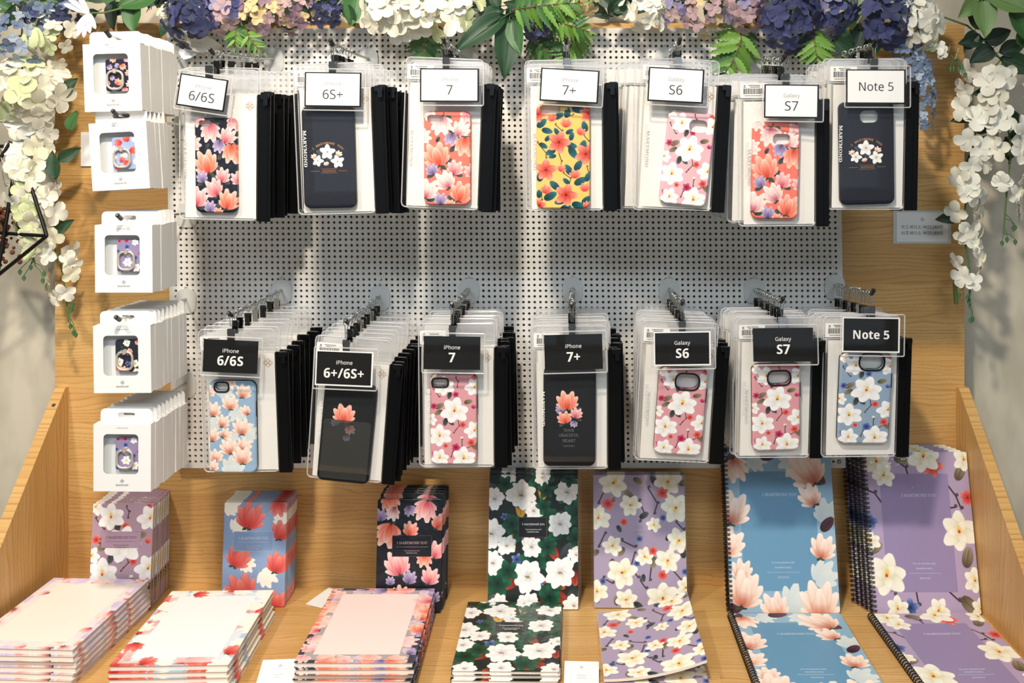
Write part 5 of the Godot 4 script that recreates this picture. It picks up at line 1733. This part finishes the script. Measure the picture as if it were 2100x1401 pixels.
func scatter(n: int, kinds: Array, s0: float, s1: float, sd: int, keep := Rect2(), aspect := 1.4) -> Array:
	var r := RandomNumberGenerator.new()
	r.seed = sd
	var l := []
	var spots := []
	for k in n:
		var best := Vector2.ZERO
		var far := -1.0
		for t in 14:
			var p := Vector2(r.randf(), r.randf())
			if keep.has_point(p):
				continue
			var d := 9.0
			for q in spots:
				d = minf(d, Vector2(p.x - q.x, (p.y - q.y) * aspect).length())
			if d > far:
				far = d
				best = p
		spots.append(best)
		var e: Array = kinds[k % kinds.size()]
		l.append([e[0], e[1], best.x, best.y, snappedf(r.randf_range(s0, s1) * e[2], 0.03), r.randi_range(0, 11) * 30])
	return l

func make_prints() -> void:
	var cw := 180
	var ch := 370
	M.print_navy = printed(compose(cw, ch, rgb(26, 29, 44), magnolias("coral", "rose"), [], 90))
	M.print_coral = printed(compose(cw, ch, rgb(240, 122, 104), magnolias("coral", "blush"), [[0.42, 0.03, 0.42, 0.10], [0.66, 0.20, 0.74, 0.29], [0.36, 0.62, 0.60, 0.76]]))
	var y := []
	for e in [[0.42, 0.12, 0.2, 60], [0.58, 0.09, 0.2, 20], [0.78, 0.06, 0.24, 100], [0.1, 0.19, 0.22, 40], [0.2, 0.26, 0.2, 110], [0.22, 0.33, 0.15, 40], [0.38, 0.27, 0.15, 330], [0.62, 0.27, 0.15, 60], [0.66, 0.315, 0.16, 20], [0.13, 0.40, 0.17, 120], [0.27, 0.46, 0.2, 240], [0.66, 0.40, 0.2, 100], [0.68, 0.465, 0.24, 150], [0.87, 0.41, 0.24, 20], [0.3, 0.505, 0.14, 250], [0.78, 0.59, 0.22, 30], [0.6, 0.63, 0.22, 330], [0.08, 0.69, 0.22, 20], [0.82, 0.74, 0.24, 60], [0.95, 0.70, 0.17, 20], [0.34, 0.78, 0.22, 310], [0.26, 0.88, 0.26, 60], [0.44, 0.935, 0.2, 250], [0.78, 0.97, 0.24, 100], [0.93, 0.92, 0.2, 40], [0.56, 0.74, 0.15, 320], [0.55, 0.99, 0.2, 80], [0.05, 0.86, 0.16, 0], [0.90, 0.22, 0.2, 340]]:
		y.append(["leaf", "teal", e[0], e[1], e[2] * 1.1, e[3]])
	for e in [[0.42, 0.37, 0.46, 10], [0.18, 0.63, 0.44, 0], [0.92, 0.48, 0.44, 30], [0.55, 0.87, 0.46, 10], [0.96, 0.10, 0.34, 0], [0.03, 0.10, 0.34, 20], [0.06, 0.97, 0.28, 0]]:
		y.append(["star", "flame", e[0], e[1], e[2], e[3]])
	for e in [[0.55, 0.19, 0.25, 0], [0.29, 0.14, 0.22, -20], [0.83, 0.27, 0.22, 30], [0.47, 0.62, 0.2, 30], [0.72, 0.675, 0.25, 0], [0.18, 0.82, 0.25, 20], [0.9, 0.80, 0.24, 0], [0.94, 0.97, 0.2, 30]]:
		y.append(["bud", "flame", e[0], e[1], e[2], e[3]])
	M.print_yellow = printed(compose(cw, ch, rgb(238, 196, 108), y, [[0.35, 0.20, 0.48, 0.26, 0.45, 0.31], [0.02, 0.37, 0.18, 0.47, 0.18, 0.52], [0.40, 0.44, 0.47, 0.55, 0.45, 0.60], [0.50, 0.66, 0.64, 0.71, 0.60, 0.80], [0.88, 0.30, 0.98, 0.36], [0.94, 0.60, 0.98, 0.66], [0.10, 0.84, 0.10, 0.92], [0.62, 0.12, 0.68, 0.11]], 0, rgb(70, 52, 40)))
	M.print_pink = printed(compose(cw, ch, rgb(222, 158, 166), white_blooms("magenta"), TWIGS))
	M.print_palepink = printed(compose(cw, ch, rgb(230, 182, 190), white_blooms("magenta"), TWIGS))
	M.print_mist = printed(compose(cw, ch, rgb(146, 168, 190), white_blooms("ink"), TWIGS))
	var b := []
	for e in [[0.35, 0.10, 0.4, 40], [0.62, 0.36, 0.4, 200], [0.85, 0.56, 0.44, 90], [0.50, 0.93, 0.5, 20], [0.1, 0.45, 0.4, 300], [0.5, 0.62, 0.3, 120]]:
		b.append(["ghost", "mistghost", e[0], e[1], e[2], e[3]])
	for e in [[0.75, 0.10, 0.34, 20], [0.46, 0.225, 0.36, 0], [0.08, 0.30, 0.36, 0], [0.77, 0.31, 0.24, 330], [0.30, 0.43, 0.30, 15], [0.70, 0.49, 0.40, 0], [0.36, 0.565, 0.26, 45], [0.05, 0.58, 0.34, 0], [0.40, 0.71, 0.38, 345], [0.74, 0.69, 0.34, 30], [0.70, 0.81, 0.42, 0], [0.14, 0.81, 0.30, 15], [0.04, 0.92, 0.30, 0], [0.45, 0.02, 0.30, 180], [0.03, 0.10, 0.26, 30]]:
		b.append(["cup", "peach", e[0], e[1], e[2], e[3]])
	M.print_sky = printed(compose(cw, ch, rgb(150, 180, 206), b, [], 120))
	var bouquet := [["leaf", "dark", 0.66, 0.42, 0.16, 60], ["leaf", "dark", 0.36, 0.57, 0.14, 230], ["leaf", "dark", 0.68, 0.52, 0.12, 120], ["cup", "lilac", 0.32, 0.42, 0.18, 330], ["cup", "rose", 0.63, 0.455, 0.24, 20], ["cup", "coral", 0.40, 0.50, 0.28, 340], ["cup", "lilac", 0.58, 0.565, 0.15, 200], ["cup", "coral", 0.46, 0.33, 0.42, 0]]
	M.print_bouquet = printed(compose(cw, ch, rgb(22, 25, 29), bouquet))
	M.print_bouquet_low = printed(compose(cw, ch, rgb(20, 23, 25), [["cup", "lilac", 0.26, 0.395, 0.16, 330], ["cup", "rose", 0.56, 0.46, 0.2, 150], ["cup", "lilac", 0.50, 0.545, 0.14, 170], ["leaf", "dark", 0.48, 0.40, 0.14, 200], ["cup", "coral", 0.42, 0.30, 0.42, 0]]))
	M.print_emblem = printed(compose(cw, ch, rgb(28, 32, 43), [["leaf", "dark", 0.36, 0.46, 0.2, 300], ["leaf", "dark", 0.62, 0.50, 0.2, 60], ["leaf", "dark", 0.50, 0.52, 0.2, 10], ["star", "white", 0.48, 0.45, 0.32, 0], ["star", "white", 0.29, 0.535, 0.24, 20], ["star", "white", 0.67, 0.545, 0.28, 340], ["bud", "peach", 0.69, 0.47, 0.16, 30], ["bud", "peach", 0.22, 0.49, 0.14, 330], ["bud", "peach", 0.45, 0.565, 0.12, 340]]))
	# rings
	M.ring_navy = printed(compose(96, 128, rgb(30, 28, 48), scatter(12, [["cup", "coral", 1.0], ["cup", "rose", 1.0], ["cup", "lilac", 0.8]], 0.24, 0.34, 3)))
	M.ring_sky = printed(compose(96, 128, rgb(160, 178, 214), scatter(11, [["cup", "red", 1.0], ["ghost", "ghost", 1.0]], 0.26, 0.34, 5)))
	M.ring_lilac = printed(compose(96, 128, rgb(150, 136, 172), scatter(13, [["open", "white", 1.1], ["star", "ink", 0.7], ["star", "magenta", 0.6]], 0.26, 0.40, 7)))
	M.ring_mixed = printed(compose(96, 128, rgb(34, 34, 52), scatter(14, [["cup", "coral", 1.0], ["ruff", "cream", 1.1], ["star", "ink", 0.8], ["leaf", "green", 0.8]], 0.24, 0.38, 9)))
	# covers
	var im := compose(210, 350, rgb(178, 150, 168), white_blooms("red"), TWIGS)
	frame_of(im, 0.16, 0.27, 0.82, 0.43, rgb(140, 112, 134), rgb(180, 150, 168))
	M.cover_plum = printed(im, 0.4)
	var red := []
	for e in [[0.42, 0.13, 0.46, 20], [0.86, 0.06, 0.28, 180], [0.92, 0.27, 0.34, 10], [0.26, 0.52, 0.40, 30], [0.88, 0.58, 0.36, 10], [0.30, 0.83, 0.52, 340], [0.86, 0.95, 0.36, 20]]:
		red.append(["cup", "red", e[0], e[1], e[2], e[3]])
	for e in [[0.12, 0.04, 0.30, 90], [0.25, 0.23, 0.32, 60], [0.92, 0.15, 0.28, 0], [0.40, 0.60, 0.26, 120], [0.72, 0.72, 0.34, 140], [0.12, 0.90, 0.30, 40]]:
		red.push_front(["ghost", "ghost", e[0], e[1], e[2], e[3]])
	im = compose(210, 350, rgb(140, 164, 200), red, [], 160)
	frame_of(im, 0.16, 0.28, 0.80, 0.47, rgb(170, 192, 220), rgb(132, 156, 194))
	M.cover_blue = printed(im, 0.4)
	var nav := []
	for e in [[0.20, 0.03, 0.30, 170, "coral"], [0.24, 0.13, 0.22, 190, "blush"], [0.74, 0.10, 0.36, 190, "rose"], [0.50, 0.10, 0.18, 170, "lilac"], [0.17, 0.32, 0.40, 200, "coral"], [0.52, 0.26, 0.24, 10, "coral"], [0.97, 0.20, 0.26, 30, "coral"], [0.92, 0.45, 0.28, 20, "rose"], [0.74, 0.54, 0.24, 180, "coral"], [0.32, 0.57, 0.40, 345, "rose"], [0.22, 0.72, 0.14, 0, "lilac"], [0.52, 0.69, 0.22, 15, "lilac"], [0.84, 0.68, 0.28, 20, "rose"], [0.38, 0.83, 0.26, 20, "rose"], [0.70, 0.92, 0.40, 15, "coral"], [0.90, 0.86, 0.18, 20, "lilac"], [0.30, 0.99, 0.30, 0, "rose"], [0.05, 0.14, 0.2, 0, "lilac"]]:
		nav.append(["cup", e[4], e[0], e[1], e[2], e[3]])
	im = compose(220, 370, rgb(18, 22, 32), nav, [], 60)
	frame_of(im, 0.24, 0.32, 0.85, 0.51, rgb(120, 90, 84), rgb(18, 22, 32))
	M.cover_navy = printed(im, 0.4)
	var dense := scatter(30, [["leaf", "green", 1.0], ["leaf", "dark", 1.0], ["star", "rust", 1.0], ["leaf", "gold", 0.9], ["star", "ink", 0.5], ["leaf", "rust", 0.9]], 0.18, 0.30, 21)
	dense.append_array(scatter(16, [["star", "green", 1.3], ["leaf", "dark", 0.9]], 0.22, 0.28, 25))
	for e in [[0.36, 0.15, 0.36], [0.80, 0.37, 0.30], [0.44, 0.76, 0.40], [0.80, 0.73, 0.38], [0.03, 0.44, 0.34], [0.88, 0.13, 0.30], [0.06, 0.18, 0.26], [0.05, 0.66, 0.28], [0.20, 0.53, 0.24], [0.48, 0.54, 0.26], [0.12, 0.97, 0.26], [0.46, 0.96, 0.28], [0.95, 0.97, 0.26], [0.5, 0.27, 0.24], [0.98, 0.60, 0.2], [0.22, 0.01, 0.2], [0.60, 0.02, 0.2]]:
		dense.append(["ruff", "white", e[0], e[1], e[2], int(e[0] * 300)])
	for e in [[0.64, 0.12, 0.2], [0.66, 0.54, 0.24], [0.26, 0.37, 0.24], [0.22, 0.72, 0.26], [0.68, 0.91, 0.26], [0.62, 0.24, 0.2], [0.18, 0.07, 0.2], [0.90, 0.03, 0.2], [0.97, 0.48, 0.2]]:
		dense.append(["star", "green", e[0], e[1], e[2], int(e[0] * 200)])
	im = compose(280, 400, rgb(30, 36, 31), dense)
	frame_of(im, 0.335, 0.32, 0.655, 0.475, rgb(130, 105, 70), rgb(22, 24, 26))
	M.cover_garden = printed(im, 0.3)
	var lil := scatter(30, [["leaf", "taupe", 1.0], ["leaf", "dark", 0.8], ["star", "ink", 0.7]], 0.10, 0.16, 31)
	for e in [[0.22, 0.06, 0.34], [0.82, 0.05, 0.34], [0.40, 0.23, 0.26], [0.90, 0.25, 0.36], [0.05, 0.33, 0.30], [0.66, 0.38, 0.18], [0.93, 0.50, 0.30], [0.20, 0.54, 0.24], [0.55, 0.62, 0.22], [0.30, 0.74, 0.36], [0.80, 0.65, 0.30], [0.34, 0.94, 0.26], [0.74, 0.93, 0.38], [0.03, 0.88, 0.26], [0.99, 0.85, 0.24]]:
		lil.append(["open", "cream", e[0], e[1], e[2], int(e[0] * 240)])
	for e in [[0.16, 0.22, 0.16], [0.76, 0.14, 0.15], [0.33, 0.36, 0.10], [0.64, 0.58, 0.11], [0.74, 0.76, 0.13]]:
		lil.append(["star", "red", e[0], e[1], e[2], int(e[1] * 400)])
	M.cover_lilac = printed(compose(280, 400, rgb(172, 156, 182), lil, [[0.5, 0.2, 0.56, 0.30, 0.5, 0.36], [0.3, 0.5, 0.45, 0.55], [0.85, 0.72, 0.95, 0.80], [0.62, 0.70, 0.60, 0.80], [0.12, 0.45, 0.05, 0.55], [0.12, 0.12, 0.05, 0.22], [0.60, 0.10, 0.70, 0.22, 0.66, 0.30], [0.44, 0.60, 0.40, 0.70, 0.48, 0.78], [0.20, 0.82, 0.10, 0.78], [0.90, 0.36, 0.98, 0.42], [0.56, 0.86, 0.50, 0.80]], 0, rgb(64, 50, 56)), 0.3)
	var rim := [["ghost", "mistghost", 0.30, 0.06, 0.20, 120], ["ghost", "mistghost", 0.62, 0.08, 0.24, 230], ["ghost", "mistghost", 0.93, 0.38, 0.24, 20], ["ghost", "mistghost", 0.88, 0.77, 0.26, 60], ["ghost", "mistghost", 0.60, 0.93, 0.30, 30], ["leaf", "plum", 0.05, 0.06, 0.18, 20], ["leaf", "plum", 0.42, 0.02, 0.2, 70], ["leaf", "plum", 0.88, 0.17, 0.16, 140], ["leaf", "plum", 0.93, 0.46, 0.18, 40], ["leaf", "plum", 0.06, 0.96, 0.2, 60],
		["cup", "peach", 0.10, 0.12, 0.24, 160], ["cup", "peach", 0.76, 0.11, 0.36, 330], ["cup", "peach", 0.78, 0.28, 0.22, 330], ["cup", "peach", 0.06, 0.36, 0.32, 20], ["cup", "peach", 0.02, 0.57, 0.28, 30], ["cup", "peach", 0.88, 0.60, 0.24, 20], ["cup", "peach", 0.12, 0.74, 0.20, 10], ["cup", "peach", 0.14, 0.86, 0.34, 10], ["cup", "peach", 0.40, 0.96, 0.26, 350], ["cup", "peach", 0.82, 0.93, 0.36, 0]]
	im = compose(320, 450, rgb(146, 182, 206), [], [], 60)
	frame_of(im, 0.13, 0.13, 0.84, 0.87, rgb(112, 158, 188), rgb(106, 152, 184))
	for e in rim:
		var size := int(float(e[4]) * 320)
		im.blend_rect(sprite(e[0], e[1], size, e[5]), Rect2i(0, 0, size, size), Vector2i(int(e[2] * 320) - size / 2, int(e[3] * 450) - size / 2))
	M.cover_azure = printed(im, 0.35)
	im = compose(320, 450, rgb(180, 160, 190), [], [[0.0, 0.24, 0.08, 0.26, 0.14, 0.32], [0.30, 0.05, 0.40, 0.10, 0.42, 0.17], [0.76, 0.18, 0.86, 0.28, 0.90, 0.36], [0.72, 0.36, 0.84, 0.35], [0.66, 0.83, 0.80, 0.92, 0.95, 0.97], [0.40, 0.84, 0.42, 0.95], [0.20, 0.88, 0.26, 0.94]], 0, rgb(60, 46, 50))
	frame_of(im, 0.14, 0.14, 0.80, 0.87, rgb(136, 122, 166), rgb(152, 136, 174))
	for e in [["leaf", "taupe", 0.36, 0.05, 0.16, 100], ["leaf", "taupe", 0.92, 0.13, 0.18, 30], ["leaf", "taupe", 0.90, 0.95, 0.22, 130], ["leaf", "taupe", 0.05, 0.60, 0.16, 60], ["leaf", "taupe", 0.92, 0.66, 0.2, 20], ["star", "ink", 0.34, 0.96, 0.18, 0], ["star", "ink", 0.02, 0.44, 0.16, 0], ["star", "red", 0.66, 0.09, 0.22, 20], ["star", "red", 0.97, 0.29, 0.16, 0], ["open", "cream", 0.12, 0.06, 0.30, 0], ["open", "cream", 0.18, 0.15, 0.24, 30], ["open", "cream", 0.58, 0.03, 0.34, 15], ["open", "cream", 0.97, 0.05, 0.24, 0], ["open", "cream", 0.86, 0.50, 0.38, 0], ["open", "cream", 0.14, 0.77, 0.40, 15], ["open", "cream", 0.97, 0.80, 0.24, 0], ["open", "cream", 0.22, 0.97, 0.24, 0], ["open", "cream", 0.60, 0.98, 0.24, 30], ["open", "cream", 0.01, 0.56, 0.2, 0], ["open", "cream", 1.0, 0.97, 0.2, 0]]:
		var size := int(float(e[4]) * 320)
		im.blend_rect(sprite(e[0], e[1], size, e[5]), Rect2i(0, 0, size, size), Vector2i(int(e[2] * 320) - size / 2, int(e[3] * 450) - size / 2))
	M.cover_violet = printed(im, 0.35)
	# desk pads: a pale sheet in a flowered margin
	var keep := Rect2(0.13, 0.09, 0.74, 0.82)
	M.pad_cream = printed(pad_print(rgb(248, 236, 226), rgb(226, 216, 226), [["ghost", "lilacwash", 1.0], ["cup", "blush", 0.8], ["cup", "rose", 0.6]], keep, 41), 0.35)
	M.pad_white = printed(pad_print(rgb(244, 246, 246), rgb(186, 204, 226), [["cup", "red", 0.9], ["ghost", "ghost", 1.0]], keep, 43), 0.35)
	M.pad_pink = printed(pad_print(rgb(244, 222, 216), rgb(66, 66, 84), [["cup", "coral", 1.0], ["cup", "rose", 0.9], ["cup", "lilac", 0.7]], keep, 47), 0.35)

func pad_print(sheet: Color, ground: Color, kinds: Array, keep: Rect2, sd: int) -> Image:
	var im := compose(220, 330, ground, scatter(34, kinds, 0.16, 0.28, sd, keep.grow(0.02)))
	var s := Image.create_empty(int(220 * 0.90), int(330 * 0.94), false, Image.FORMAT_RGBA8)
	s.fill(Color(sheet, 0.62))   # the printed sheet's own pale tint over the flowers
	im.blend_rect(s, Rect2i(0, 0, s.get_width(), s.get_height()), Vector2i(11, 10))
	s = Image.create_empty(int(220 * keep.size.x), int(330 * keep.size.y), false, Image.FORMAT_RGBA8)
	s.fill(sheet)
	im.blend_rect(s, Rect2i(0, 0, s.get_width(), s.get_height()), Vector2i(int(220 * keep.position.x), int(330 * keep.position.y)))
	for e in scatter(7, kinds, 0.16, 0.24, sd + 1, keep.grow(0.03)):
		var size := maxi(6, int(float(e[4]) * 220))
		im.blend_rect(sprite(e[0], e[1], size, e[5]), Rect2i(0, 0, size, size), Vector2i(int(e[2] * 220) - size / 2, int(e[3] * 330) - size / 2))
	return im
